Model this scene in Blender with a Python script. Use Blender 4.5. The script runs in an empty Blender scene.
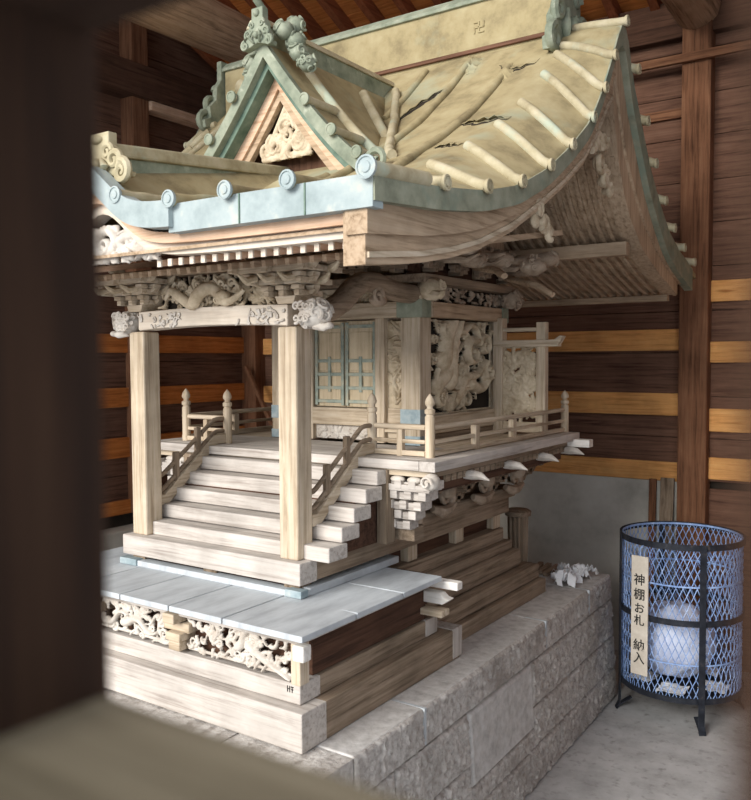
import bpy, math, random
import numpy as np
from math import sin, cos, pi, radians
from mathutils import Vector, Matrix, Euler

SC = bpy.context.scene
COL = SC.collection
# ------------------------------------------------------------------ camera
CX, CY, CZ = 1.2666, -1.5322, 1.5
cam = bpy.data.cameras.new('camera')
camo = bpy.data.objects.new('camera', cam); COL.objects.link(camo)
yaw, pit, rol = .5984, .0489, -.0055
fw = Vector((-sin(yaw)*cos(pit), cos(yaw)*cos(pit), -sin(pit)))
rt0 = Vector((cos(yaw), sin(yaw), 0)); up0 = rt0.cross(fw)
rt = cos(rol)*rt0 + sin(rol)*up0; up = -sin(rol)*rt0 + cos(rol)*up0
M = Matrix((rt, up, -fw)).transposed().to_4x4(); M.translation = (CX, CY, CZ)
camo.matrix_world = M
cam.sensor_width = 36; cam.sensor_fit = 'AUTO'; cam.lens = 832.5/800*36
cam.clip_start = .01; cam.clip_end = 100
cam.dof.use_dof = True; cam.dof.focus_distance = 2.7; cam.dof.aperture_fstop = 9.5
SC.camera = camo
# ------------------------------------------------------------------ light
w = bpy.data.worlds.new('world'); SC.world = w; w.use_nodes = True
bg = w.node_tree.nodes['Background']
bg.inputs[0].default_value = (.86, .92, 1, 1); bg.inputs[1].default_value = 1.05
def sun(name, d, strength, ang, col):
    l = bpy.data.lights.new(name, 'SUN'); l.energy = strength; l.angle = radians(ang); l.color = col
    o = bpy.data.objects.new(name, l); COL.objects.link(o)
    o.rotation_euler = Vector(d).to_track_quat('-Z', 'Y').to_euler(); return o
sun('sun', (.16, .86, -.33), 3.2, 32, (1, .97, .92))
SC.view_settings.view_transform = 'Standard'; SC.view_settings.look = 'None'
SC.view_settings.gamma = 1; SC.view_settings.exposure = 0.58; SC.view_settings.use_curve_mapping = False
R = random.Random(7)

# ------------------------------------------------------------------ materials
def newmat(name, rough=.8, metal=0):
    m = bpy.data.materials.new(name); m.use_nodes = True
    n = m.node_tree.nodes; b = n['Principled BSDF']
    b.inputs['Roughness'].default_value = rough; b.inputs['Metallic'].default_value = metal
    b.inputs['Specular IOR Level'].default_value = .25
    return m, n, m.node_tree.links, b
def ramp(n, stops):
    r = n.new('ShaderNodeValToRGB'); e = r.color_ramp.elements
    while len(e) < len(stops): e.new(.5)
    for i, (p, c) in enumerate(stops): e[i].position = p; e[i].color = (*c, 1)
    return r
def noise(n, l, co, scale, detail=5, rough=.6, mscale=(1, 1, 1), dist=0):
    mp = n.new('ShaderNodeMapping'); mp.inputs['Scale'].default_value = mscale; l.new(co, mp.inputs[0])
    t = n.new('ShaderNodeTexNoise'); t.inputs['Scale'].default_value = scale; t.inputs['Detail'].default_value = detail
    t.inputs['Roughness'].default_value = rough; t.inputs['Distortion'].default_value = dist
    l.new(mp.outputs[0], t.inputs['Vector']); return t
def mixc(n, l, fac, a, b, mode='MIX'):
    m = n.new('ShaderNodeMix'); m.data_type = 'RGBA'; m.blend_type = mode
    if isinstance(fac, float): m.inputs[0].default_value = fac
    else: l.new(fac, m.inputs[0])
    for s, v in ((6, a), (7, b)):
        if isinstance(v, tuple): m.inputs[s].default_value = (*v, 1)
        else: l.new(v, m.inputs[s])
    return m.outputs[2]
_wc = {}
def wood(kind, ax='x'):
    if (kind, ax) in _wc: return _wc[kind, ax]
    P = dict(pale=((.26, .19, .12), (.53, .435, .32), (.62, .54, .43)), roofwood=((.22, .15, .09), (.46, .34, .23), (.55, .43, .31)),
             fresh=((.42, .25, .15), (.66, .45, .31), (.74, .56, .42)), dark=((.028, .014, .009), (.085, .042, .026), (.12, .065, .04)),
             plank=((.055, .026, .017), (.155, .080, .052), (.21, .12, .08)), red=((.30, .09, .02), (.56, .19, .045), (.64, .27, .08)), orange=((.48, .20, .055), (.76, .38, .13), (.82, .48, .19)),
             post=((.075, .032, .016), (.205, .095, .05), (.28, .145, .08)), rafter=((.14, .04, .015), (.26, .08, .03), (.32, .11, .05)),
             log=((.16, .10, .06), (.38, .25, .155), (.48, .34, .23)), lattice=((.010, .004, .002), (.030, .013, .006), (.048, .024, .012)), lit_top=((.08, .065, .04), (.17, .145, .10), (.28, .245, .18)), grey=((.28, .24, .21), (.49, .45, .41), (.58, .54, .50)),
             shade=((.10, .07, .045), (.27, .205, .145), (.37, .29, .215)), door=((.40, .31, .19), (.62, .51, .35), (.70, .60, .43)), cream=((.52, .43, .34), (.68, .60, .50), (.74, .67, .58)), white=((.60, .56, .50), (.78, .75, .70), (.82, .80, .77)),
             board=((.32, .30, .28), (.50, .50, .49), (.58, .59, .59)))[kind]
    m, n, l, b = newmat('wood_%s_%s' % (kind, ax), .95)
    co = n.new('ShaderNodeTexCoord').outputs['Object']
    i = 'xyz'.index(ax); s = [34, 34, 34]; s[i] = 1.6
    t = noise(n, l, co, 2.2, 6, .65, tuple(s), .4)
    r = ramp(n, [(.28, P[0]), (.5, P[1]), (.75, P[2])]); l.new(t.outputs[0], r.inputs[0])
    t2 = noise(n, l, co, 5, 5, .6)
    r2 = ramp(n, [(.3, (.62, .60, .58)), (.62, (1.12, 1.1, 1.08))]); l.new(t2.outputs[0], r2.inputs[0])
    c = mixc(n, l, .65, r.outputs[0], r2.outputs[0], 'MULTIPLY')
    if kind == 'orange':
        t4 = noise(n, l, co, 3, 2, .5, (1.3, 1.3, 6)); r4 = ramp(n, [(.70, (1, 1, 1)), (.76, (.45, .3, .2))])
        l.new(t4.outputs[0], r4.inputs[0]); c = mixc(n, l, .8, c, r4.outputs[0], 'MULTIPLY')
    if kind in ('plank', 'post'):
        t4 = noise(n, l, co, 2.2, 3, .5); r4 = ramp(n, [(.735, (0, 0, 0)), (.76, (1, 1, 1))]); l.new(t4.outputs[0], r4.inputs[0])
        c = mixc(n, l, r4.outputs[0], c, (.33, .27, .23))
    l.new(c, b.inputs['Base Color'])
    bp = n.new('ShaderNodeBump'); bp.inputs['Strength'].default_value = .35; bp.inputs['Distance'].default_value = .003
    l.new(t.outputs[0], bp.inputs['Height']); l.new(bp.outputs[0], b.inputs['Normal'])
    _wc[kind, ax] = m; return m
def mottled(name, stops, scale, rough=.8, metal=0, bump=.3, dist=.004, detail=6, s2=None, c2=None, thr=(.55, .7), ms=(1, 1, 1)):
    m, n, l, b = newmat(name, rough, metal)
    co = n.new('ShaderNodeTexCoord').outputs['Object']
    t = noise(n, l, co, scale, detail, .65, ms); r = ramp(n, stops); l.new(t.outputs[0], r.inputs[0]); c = r.outputs[0]
    if s2:
        t2 = noise(n, l, co, s2, 4, .6); r2 = ramp(n, [(thr[0], (0, 0, 0)), (thr[1], (1, 1, 1))]); l.new(t2.outputs[0], r2.inputs[0])
        c = mixc(n, l, r2.outputs[0], c, c2)
    l.new(c, b.inputs['Base Color'])
    bp = n.new('ShaderNodeBump'); bp.inputs['Strength'].default_value = bump; bp.inputs['Distance'].default_value = dist
    l.new(t.outputs[0], bp.inputs['Height']); l.new(bp.outputs[0], b.inputs['Normal'])
    return m
roofm = mottled('dusty_roof_copper', [(.3, (.21, .17, .095)), (.5, (.34, .28, .155)), (.7, (.41, .35, .21))], 9, .9, s2=4, c2=(.33, .35, .25), thr=(.56, .75))
rollm = mottled('roof_roll', [(.3, (.30, .25, .15)), (.5, (.43, .375, .245)), (.7, (.52, .465, .335))], 12, .85, s2=7, c2=(.40, .44, .34), thr=(.55, .68))
green = mottled('verdigris_copper', [(.3, (.14, .165, .12)), (.5, (.24, .268, .20)), (.7, (.34, .36, .275))], 14, .75, s2=22, c2=(.40, .42, .33), thr=(.6, .72))
vergem = mottled('aged_copper', [(.3, (.15, .155, .11)), (.5, (.255, .262, .19)), (.7, (.34, .34, .26))], 12, .8, s2=9, c2=(.20, .24, .185), thr=(.5, .65))
dgreen = mottled('dark_verdigris', [(.3, (.07, .12, .09)), (.6, (.16, .22, .17)), (.75, (.25, .30, .24))], 16, .8)
skylitc = mottled('skylit_copper', [(.3, (.24, .29, .29)), (.5, (.33, .385, .385)), (.7, (.41, .455, .44))], 10, .65, s2=20, c2=(.45, .46, .40), thr=(.58, .72))  # front eave copper, with the blue of the skylight put into its colour
teal = mottled('teal_metal_fitting', [(.3, (.20, .25, .22)), (.5, (.34, .38, .32)), (.7, (.50, .45, .33))], 30, .6, .2)
bluem = mottled('blue_metal_fitting', [(.3, (.20, .27, .30)), (.55, (.34, .41, .43)), (.75, (.48, .50, .48))], 26, .6, .2)
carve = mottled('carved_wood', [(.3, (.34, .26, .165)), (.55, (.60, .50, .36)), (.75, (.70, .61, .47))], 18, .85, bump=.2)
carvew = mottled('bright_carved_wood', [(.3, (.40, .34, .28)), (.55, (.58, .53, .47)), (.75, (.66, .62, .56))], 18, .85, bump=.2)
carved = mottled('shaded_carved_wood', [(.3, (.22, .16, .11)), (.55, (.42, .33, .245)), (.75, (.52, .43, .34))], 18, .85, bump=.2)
concrete = mottled('concrete', [(.3, (.36, .34, .29)), (.5, (.52, .495, .435)), (.7, (.60, .58, .52))], 3.5, .9, bump=.25, s2=1.2, c2=(.38, .33, .26), thr=(.5, .75))
floorm = mottled('floor_concrete', [(.3, (.32, .315, .31)), (.5, (.44, .435, .43)), (.7, (.53, .525, .52))], 6, .9, bump=.5, s2=25, c2=(.25, .24, .23), thr=(.55, .75))
stone = mottled('rough_stone', [(.3, (.28, .25, .225)), (.5, (.50, .465, .43)), (.72, (.66, .63, .59))], 45, .95, bump=.8, dist=.008, detail=8, s2=5, c2=(.30, .27, .24), thr=(.5, .72))
stonet = mottled('dressed_stone', [(.3, (.38, .36, .34)), (.5, (.52, .50, .475)), (.7, (.62, .60, .58))], 30, .95, bump=.5, dist=.006)
mortar = mottled('mortar', [(.3, (.12, .11, .10)), (.7, (.25, .23, .21))], 20, .95)
slabm = mottled('grey_slab', [(.3, (.36, .38, .40)), (.5, (.47, .50, .52)), (.7, (.56, .59, .61))], 5, .7, bump=.15, ms=(4, 1, 1))
black = mottled('black_painted_iron', [(.3, (.012, .014, .02)), (.6, (.03, .034, .045)), (.75, (.10, .08, .07))], 30, .5, .3)
bluew = mottled('blue_coated_wire', [(.3, (.14, .24, .50)), (.6, (.32, .46, .75)), (.8, (.60, .68, .85))], 30, .5, .1)
plastic = mottled('pale_plastic_bag', [(.3, (.50, .56, .76)), (.6, (.68, .74, .90)), (.8, (.80, .84, .94))], 10, .4)
paper = mottled('white_paper', [(.3, (.66, .66, .66)), (.6, (.80, .81, .83)), (.8, (.85, .86, .88))], 12, .8)
ink = mottled('ink', [(.3, (.02, .02, .02)), (.7, (.04, .035, .03))], 20, .8)
sign_m = mottled('sign_board', [(.3, (.50, .44, .36)), (.6, (.64, .58, .50)), (.8, (.72, .68, .60))], 14, .8)
voidm = mottled('dark_void', [(.3, (.02, .016, .012)), (.7, (.04, .03, .022))], 10, .95)

# ------------------------------------------------------------------ mesh builder
class MB:
    def __init__(s): s.v = []; s.f = []
    def add(s, vs, fs):
        k = len(s.v); s.v += [tuple(map(float, p)) for p in vs]; s.f += [tuple(i+k for i in f) for f in fs]; return s
    def box(s, x0, x1, y0, y1, z0, z1):
        vs = [(x, y, z) for x in (x0, x1) for y in (y0, y1) for z in (z0, z1)]
        return s.add(vs, [(0, 1, 3, 2), (4, 6, 7, 5), (0, 4, 5, 1), (2, 3, 7, 6), (0, 2, 6, 4), (1, 5, 7, 3)])
    def bar(s, a, b, wd, ht, upv=(0, 0, 1)):
        a = Vector(a); b = Vector(b); d = (b-a).normalized(); sd = d.cross(Vector(upv)).normalized(); u = sd.cross(d)
        vs = [p+sd*wd/2*i+u*ht/2*j for p in (a, b) for i, j in ((-1, -1), (1, -1), (1, 1), (-1, 1))]
        return s.add(vs, [(0, 1, 2, 3)[::-1], (4, 5, 6, 7), (0, 1, 5, 4), (1, 2, 6, 5), (2, 3, 7, 6), (3, 0, 4, 7)])
    def prism(s, pts, ax, a0, a1):
        n = len(pts)
        def mk(p, a): return {'x': (a, p[0], p[1]), 'y': (p[0], a, p[1]), 'z': (p[0], p[1], a)}[ax]
        vs = [mk(p, a0) for p in pts]+[mk(p, a1) for p in pts]
        return s.add(vs, [tuple(range(n))[::-1], tuple(range(n, 2*n))]+[(i, (i+1) % n, (i+1) % n+n, i+n) for i in range(n)])
    def tube(s, pts, r, n=8, flat=1, upv=None, caps=True):
        pts = [Vector(p) for p in pts]; m = len(pts); rr = r if hasattr(r, '__len__') else [r]*m
        u = None; vs = []
        for i, p in enumerate(pts):
            d = (pts[min(i+1, m-1)]-pts[max(i-1, 0)])
            d = d.normalized() if d.length > 1e-9 else Vector((0, 0, 1))
            if u is None:
                q = Vector(upv) if upv else (Vector((0, 0, 1)) if abs(d.z) < .9 else Vector((1, 0, 0)))
                u = (q-d*q.dot(d)).normalized()
            else: u = (u-d*u.dot(d)).normalized()
            v2 = d.cross(u)
            for k in range(n):
                a = 2*pi*k/n; vs.append(p+(u*cos(a)*flat+v2*sin(a))*rr[i])
        fs = [(i*n+k, i*n+(k+1) % n, (i+1)*n+(k+1) % n, (i+1)*n+k) for i in range(m-1) for k in range(n)]
        if caps: fs += [tuple(range(n))[::-1], tuple((m-1)*n+k for k in range(n))]
        return s.add(vs, fs)
    def lathe(s, c, prof, n=16, ax='z', flute=0, nf=0):
        vs = []
        for r, h in prof:
            for k in range(n):
                a = 2*pi*k/n; q = r*(1+flute*cos(nf*a)); x, y = q*cos(a), q*sin(a)
                vs.append({'z': (c[0]+x, c[1]+y, c[2]+h), 'y': (c[0]+x, c[1]+h, c[2]+y), 'x': (c[0]+h, c[1]+x, c[2]+y)}[ax])
        m = len(prof)
        fs = [(i*n+k, i*n+(k+1) % n, (i+1)*n+(k+1) % n, (i+1)*n+k) for i in range(m-1) for k in range(n)]
        return s.add(vs, fs+[tuple(range(n))[::-1], tuple((m-1)*n+k for k in range(n))])
    def ball(s, c, rx, ry, rz, n=10, amp=0, seed=0):
        rg = random.Random(seed); ph = [(rg.uniform(2, 5), rg.uniform(2, 5), rg.uniform(0, 6)) for _ in range(4)]
        vs = []; m = n
        for i in range(m+1):
            t = pi*i/m
            for k in range(2*n):
                a = pi*k/n; d = Vector((sin(t)*cos(a), sin(t)*sin(a), cos(t)))
                f = 1+amp*sum(sin(p*d.x*2+o)*cos(q*d.z*2+o)*sin(p*d.y*2+1) for p, q, o in ph)
                vs.append((c[0]+rx*d.x*f, c[1]+ry*d.y*f, c[2]+rz*d.z*f))
        K = 2*n
        return s.add(vs, [(i*K+k, (i+1)*K+k, (i+1)*K+(k+1) % K, i*K+(k+1) % K) for i in range(m) for k in range(K)])
    def grid(s, P, th=None, tv=(0, 0, -1)):
        """P[i][j] points; th gives a closed slab of that thickness along tv."""
        nu = len(P); nv = len(P[0]); top = [Vector(p) for row in P for p in row]; I = lambda i, j: i*nv+j
        fs = [(I(i, j), I(i+1, j), I(i+1, j+1), I(i, j+1)) for i in range(nu-1) for j in range(nv-1)]
        if th is None: return s.add(top, fs)
        o = nu*nv; vs = top+[p+Vector(tv)*th for p in top]
        fs += [tuple(x+o for x in f)[::-1] for f in fs]
        rim = [I(i, 0) for i in range(nu)]+[I(nu-1, j) for j in range(1, nv)]+[I(i, nv-1) for i in range(nu-2, -1, -1)]+[I(0, j) for j in range(nv-2, 0, -1)]
        fs += [(rim[k], rim[k]+o, rim[(k+1) % len(rim)]+o, rim[(k+1) % len(rim)]) for k in range(len(rim))]
        return s.add(vs, fs)
    def spiral(s, c, u, v, R0, turns=1.5, r=.006, start=0, sgn=1, n=6, steps=22):
        c = Vector(c); u = Vector(u); v = Vector(v); pts = []; rs = []
        for i in range(steps):
            t = i/(steps-1); q = R0*(1-.86*t); a = start+sgn*turns*2*pi*t
            pts.append(c+u*cos(a)*q+v*sin(a)*q); rs.append(r*(1-.45*t))
        return s.tube(pts, rs, n)
    def build(s, name, mat, parent=None, smooth=False, bevel=0, recalc=True):
        me = bpy.data.meshes.new(name); me.from_pydata(s.v, [], s.f)
        if recalc:
            import bmesh
            bm = bmesh.new(); bm.from_mesh(me); bmesh.ops.recalc_face_normals(bm, faces=bm.faces); bm.to_mesh(me); bm.free()
        me.materials.append(mat)
        if smooth:
            me.polygons.foreach_set('use_smooth', [True]*len(me.polygons))
        o = bpy.data.objects.new(name, me); COL.objects.link(o)
        if parent:
            o.parent = parent; o.matrix_parent_inverse = ROOTINV.get(parent.name) or Matrix.Identity(4)
        if bevel:
            b = o.modifiers.new('bevel', 'BEVEL'); b.width = bevel; b.segments = 2; b.limit_method = 'ANGLE'; b.angle_limit = radians(40)
        if smooth:
            me.set_sharp_from_angle(angle=radians(50))
        return o
ROOTINV = {}
def thing(name, loc, label, cat, group=None, kind=None):
    o = bpy.data.objects.new(name, None); COL.objects.link(o); o.location = loc; o.empty_display_size = .1
    ROOTINV[o.name] = Matrix.Translation(-Vector(loc))
    if label: o['label'] = label
    if cat: o['category'] = cat
    if group: o['group'] = group
    if kind: o['kind'] = kind
    return o
def tag(o, label, cat, group=None):
    o['label'] = label; o['category'] = cat
    if group: o['group'] = group
    return o
def struct(name, mb, m, parent=None, **k):
    o = mb.build(name, m, parent, **k)
    if not parent: o['kind'] = 'structure'
    return o

# ------------------------------------------------------------------ carved reliefs
def relief(name, mat, parent, org, u, v, W, H, strokes, base=0., n=None, res=110, cut=None, depth=.02, frame=0, thick=.006):
    """height field on the rectangle org + a*u + b*v; strokes: (pts in 0..1*W/H metres, radius, height, lift)"""
    nu = max(8, int(res*max(1, W/H)**.5)); nv = max(8, int(res*min(1, H/W)**.5 if W > H else res*(H/W)**.3))
    A, B = np.meshgrid(np.linspace(0, W, nu), np.linspace(0, H, nv), indexing='ij')
    Z = np.full(A.shape, -1.0 if cut is not None else base)
    for pts, rad, hg, lift in strokes:
        p = np.array(pts, float)
        rads = np.linspace(rad[0], rad[1], len(p)) if isinstance(rad, tuple) else np.full(len(p), rad)
        for k in range(len(p)-1):
            a = p[k]; d = p[k+1]-a; L = d@d+1e-12
            t = np.clip(((A-a[0])*d[0]+(B-a[1])*d[1])/L, 0, 1)
            dd = (A-a[0]-t*d[0])**2+(B-a[1]-t*d[1])**2; rr = rads[k]+(rads[k+1]-rads[k])*t
            q = np.clip(1-dd/(rr*rr+1e-12), 0, 1)
            Z = np.where(q > 0, np.maximum(Z, lift+hg*np.sqrt(q)), Z)
    if frame and cut is not None:
        e = (A < frame) | (A > W-frame) | (B < frame) | (B > H-frame); Z = np.where(e, np.maximum(Z, .004), Z)
    keep = Z > -.5
    Zc = np.where(keep, Z, 0)
    org = Vector(org); u = Vector(u); v = Vector(v); nn = Vector(n) if n else u.cross(v)
    P = np.array(org)+A[..., None]*np.array(u)+B[..., None]*np.array(v)+Zc[..., None]*np.array(nn)
    vs = P.reshape(-1, 3); fs = []
    K = keep.astype(int)
    for i in range(nu-1):
        for j in range(nv-1):
            if K[i, j]+K[i+1, j]+K[i, j+1]+K[i+1, j+1] >= 3: fs.append((i*nv+j, (i+1)*nv+j, (i+1)*nv+j+1, i*nv+j+1))
    m = MB(); m.v = [tuple(q) for q in vs.tolist()]; m.f = fs
    o = m.build(name, mat, parent, smooth=True, recalc=False)
    me = o.data
    import bmesh
    bm = bmesh.new(); bm.from_mesh(me); bmesh.ops.delete(bm, geom=[x for x in bm.verts if not x.link_faces], context='VERTS'); bm.to_mesh(me); bm.free()
    s = o.modifiers.new('solid', 'SOLIDIFY'); s.thickness = thick; s.offset = -1 if (u.cross(v)).dot(nn) > 0 else 1
    return o
def spi(cx, cy, R0, turns=1.4, a0=0, sg=1, n=16, tail=0):
    o = [(cx+R0*(1-.85*t)*cos(a0+sg*turns*2*pi*t), cy+R0*(1-.85*t)*sin(a0+sg*turns*2*pi*t)) for t in [i/(n-1) for i in range(n)]]
    return o
def wav(x, y, a, L, k, n=12, ph=0):
    o = [(x, y)]; st = L/n
    for i in range(n): a += k*cos(ph+i*.55)*.5; x += st*cos(a); y += st*sin(a); o.append((x, y))
    return o
def scrolls(W, H, num, seed, r=(.012, .003), s=1, h=.012, lift=0, big=()):
    g = random.Random(seed); st = list(big)
    m = min(W, H)
    for i in range(num):
        x = g.uniform(.04, .96)*W; y = g.uniform(.06, .94)*H
        if g.random() < .45: st.append((spi(x, y, m*g.uniform(.08, .17)*s, g.uniform(1, 1.6), g.uniform(0, 6), g.choice((-1, 1))), (r[0]*.8, r[1]), h*g.uniform(.6, 1), lift))
        else: st.append((wav(x, y, g.uniform(0, 6.28), m*g.uniform(.35, .8)*s, g.uniform(-1.2, 1.2), 12, g.uniform(0, 6)), (r[0], r[1]), h*g.uniform(.6, 1.1), lift))
    return st
def lump(mb, c, rx, ry, rz, seed, ncurl=9, cr=.006):
    """a carved animal-head like boss: lobed body with curls over it"""
    g = random.Random(seed); mb.ball(c, rx, ry, rz, 9, .06, seed)
    for i in range(ncurl):
        a = g.uniform(0, 2*pi); t = g.uniform(-.9, .9); d = Vector((cos(a)*cos(t), sin(a)*cos(t), sin(t)))
        p = Vector(c)+Vector((d.x*rx, d.y*ry, d.z*rz))
        u = d.orthogonal().normalized(); v = d.cross(u)
        mb.spiral(p, u, v, g.uniform(.3, .5)*min(rx, ry, rz)*1.3, g.uniform(1, 1.5), cr, g.uniform(0, 6), g.choice((-1, 1)), 5, 14)
    return mb

XC = -.557
def mir(x): return 2*XC-x
# ================================================================== SETTING
YW = 2.68; XL = -2.62; XR = 1.95
fl = MB().box(XL-.1, XR+.1, -3.5, YW+.1, -.1, 0); struct('floor', fl, floorm)
# back wall: horizontal planks over a plastered plinth
wb = thing('wall_back', (0, YW, 0), None, None, kind='structure')
z = .90; k = 0
MB().box(XL, XR, YW+.035, YW+.05, 0, 3.6).build('backing', voidm, wb)
while z < 3.25:
    h = .20+.02*R.random()
    MB().box(XL, XR, YW, YW+.03, z+.003, z+h).build('plank', wood('plank', 'x'), wb, bevel=.002); z += h
for z0, z1 in ((1.535, 1.64), (1.215, 1.325), (.89, .985), (2.655, 2.70)):
    MB().box(XL, .215, YW-.02, YW, z0, z1).build('batten', wood('post' if z0 > 2 else 'orange', 'x'), wb, bevel=.003)
for z0, z1 in ((1.475, 1.575), (1.145, 1.255), (.915, 1.02), (1.765, 1.865)):
    MB().box(.344, XR, YW-.02, YW, z0, z1).build('batten', wood('orange', 'x'), wb, bevel=.003)
MB().box(XL, .26, YW-.03, YW+.06, 0, .89).build('plaster_plinth', concrete, wb)
for z0, z1 in ((.0, .21), (.215, .43), (.435, .65), (.655, .865)):
    MB().box(.30, XR, YW, YW+.03, z0, z1).build('plank', wood('plank', 'x'), wb, bevel=.002)
MB().box(.212, .345, YW-.08, YW+.02, 0, 3.3).build('post', wood('post', 'z'), wb, bevel=.006)
MB().box(XL-.02, XL+.12, YW-.10, YW+.02, 0, 3.4).build('post', wood('post', 'z'), wb, bevel=.006)
MB().box(XL, XR, YW-.06, YW+.02, 3.02, 3.2).build('tie_beam', wood('dark', 'x'), wb, bevel=.006)
MB().box(XL, .9, YW-.11, YW-.085, 2.885, 2.925).build('batten', wood('post', 'x'), wb, bevel=.003)
# loose boards standing against the plaster
for i, (x0, x1, zt) in enumerate(((.070, .105, .90), (.135, .20, .91))):
    m = MB(); m.bar((x0+.02, YW-.10-.01*i, 0.001), (x0+.02+.005*i, YW-.045, zt), x1-x0, .014, (0, 1, 0))
    tag(m.build('wooden_board', wood('shade' if i else 'post', 'z'), None, bevel=.002),
        ('narrow brown board leaning on the plaster wall behind the mesh basket', 'wider grey board leaning on the plaster beside the corner post behind the basket')[i], 'board')
# left wall
wl = thing('wall_left', (XL, 0, 0), None, None, kind='structure')
z = .62
MB().box(XL-.06, XL-.04, -3.5, YW, 0, 4.5).build('backing', voidm, wl)
while z < 4.0:
    h = .21+.02*R.random()
    MB().box(XL-.03, XL, -3.5, YW, z+.003, z+h).build('plank', wood('plank', 'y'), wl, bevel=.002); z += h
for z0, z1 in ((1.545, 1.65), (1.235, 1.345), (.945, 1.06), (.62, .70)):
    MB().box(XL, XL+.02, -3.5, YW, z0, z1).build('batten', wood('red', 'y'), wl, bevel=.003)
MB().box(XL-.03, XL+.12, -3.5, YW, .40, .55).build('concrete_curb', concrete, wl, bevel=.01)
MB().box(XL-.03, XL, -3.5, YW, .0, .62).build('plinth', voidm, wl)
MB().box(XL-.02, XL+.10, 1.62, 1.74, .62, 4).build('post', wood('post', 'z'), wl, bevel=.006)
MB().box(XL-.02, XL+.10, -.2, -.08, .62, 4).build('post', wood('post', 'z'), wl, bevel=.006)
MB().box(XL, XL+.14, -3.5, YW, 2.98, 3.16).build('tie_beam', wood('dark', 'y'), wl, bevel=.008)
MB().box(XL+.02, XL+.12, 1.74, 2.6, 2.93, 3.02).build('short_brace', wood('fresh', 'y'), wl, bevel=.01)
# right wall (outside the frame, closes the room)
wr = MB().box(XR, XR+.03, .1, YW, 0, 4.6); struct('wall_right', wr, wood('plank', 'y'))
# ceiling: boards and rafters falling towards the back wall
ce = thing('ceiling', (0, 0, 4.0), None, None, kind='structure')
SL = .42
def cz(y): return 3.22+SL*(YW-y)
for i in range(15):
    y1 = YW+.3-i*.36; y0 = y1-.355
    MB().add([(XL-.1, y0, cz(y0)), (XR+.1, y0, cz(y0)), (XR+.1, y1, cz(y1)), (XL-.1, y1, cz(y1)),
              (XL-.1, y0, cz(y0)+.02), (XR+.1, y0, cz(y0)+.02), (XR+.1, y1, cz(y1)+.02), (XL-.1, y1, cz(y1)+.02)],
             [(0, 1, 2, 3), (4, 7, 6, 5), (0, 4, 5, 1), (1, 5, 6, 2), (2, 6, 7, 3), (3, 7, 4, 0)]).build('ceiling_board', wood('red', 'x'), ce)
x = XL+.1
while x < XR:
    MB().bar((x, -2.3, cz(-2.3)-.035), (x, YW+.2, cz(YW+.2)-.035), .045, .07).build('rafter', wood('rafter', 'y'), ce, bevel=.003); x += .20
def log(pts, r, seed, name, m):
    g = random.Random(seed); mb = MB(); q = []; rs = []
    for i in range(15):
        t = i/14; a = Vector(pts[0]).lerp(Vector(pts[1]), t); q.append(a+Vector((g.uniform(-.012, .012), 0, .03*sin(pi*t)+g.uniform(-.01, .01)))); rs.append(r*(1+g.uniform(-.08, .08)))
    mb.tube(q, rs, 12); return mb.build(name, m, ce, smooth=True)
log([(-1.75, 2.75, 3.10), (-1.75, -2.2, 3.15)], .12, 3, 'log_beam', wood('log', 'y'))
log([(.27, 2.72, 3.13), (.27, -2.2, 3.2)], .10, 5, 'log_beam', wood('log', 'y'))
MB().box(XL, XR, .62, .76, 3.55, 3.75).build('purlin', wood('dark', 'x'), ce, bevel=.01)
# camera-side lattice window
wn = thing('window_1', (CX, CY+.07, CZ), None, None, kind='structure')
cw, chh = .168, .1725; bw = .0255
x0 = CX-.1545; z0 = CZ-.0768
for i in range(-2, 4):
    xr = x0+i*cw
    MB().box(xr-bw, xr, CY+.062, CY+.12, z0-2*chh-bw, z0+3*chh).build('lattice_bar', wood('lattice', 'z'), wn, bevel=.002)
for j in range(-2, 4):
    zt = z0+j*chh
    for i in range(-2, 3):
        MB().box(x0+i*cw, x0+(i+1)*cw-bw, CY+.064, CY+.118, zt-bw, zt).build('lattice_rail', wood('lattice', 'x'), wn, bevel=.002)
        MB().box(x0+i*cw, x0+(i+1)*cw-bw, CY+.0645, CY+.1175, zt-.001, zt+.0015).build('lit_top_layer', wood('lit_top', 'x'), wn)  # paler strip: daylight on the rail tops put into the colour
MB().box(x0-3*cw, x0+4*cw, CY+.05, CY+.13, z0-2*chh-.12, z0-2*chh-bw).build('window_sill', wood('lattice', 'x'), wn, bevel=.004)
wf = MB().box(x0-3*cw, x0+4*cw, CY+.06, CY+.12, 0, z0-2*chh-.12); struct('wall_front', wf, wood('plank', 'x'))

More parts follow.
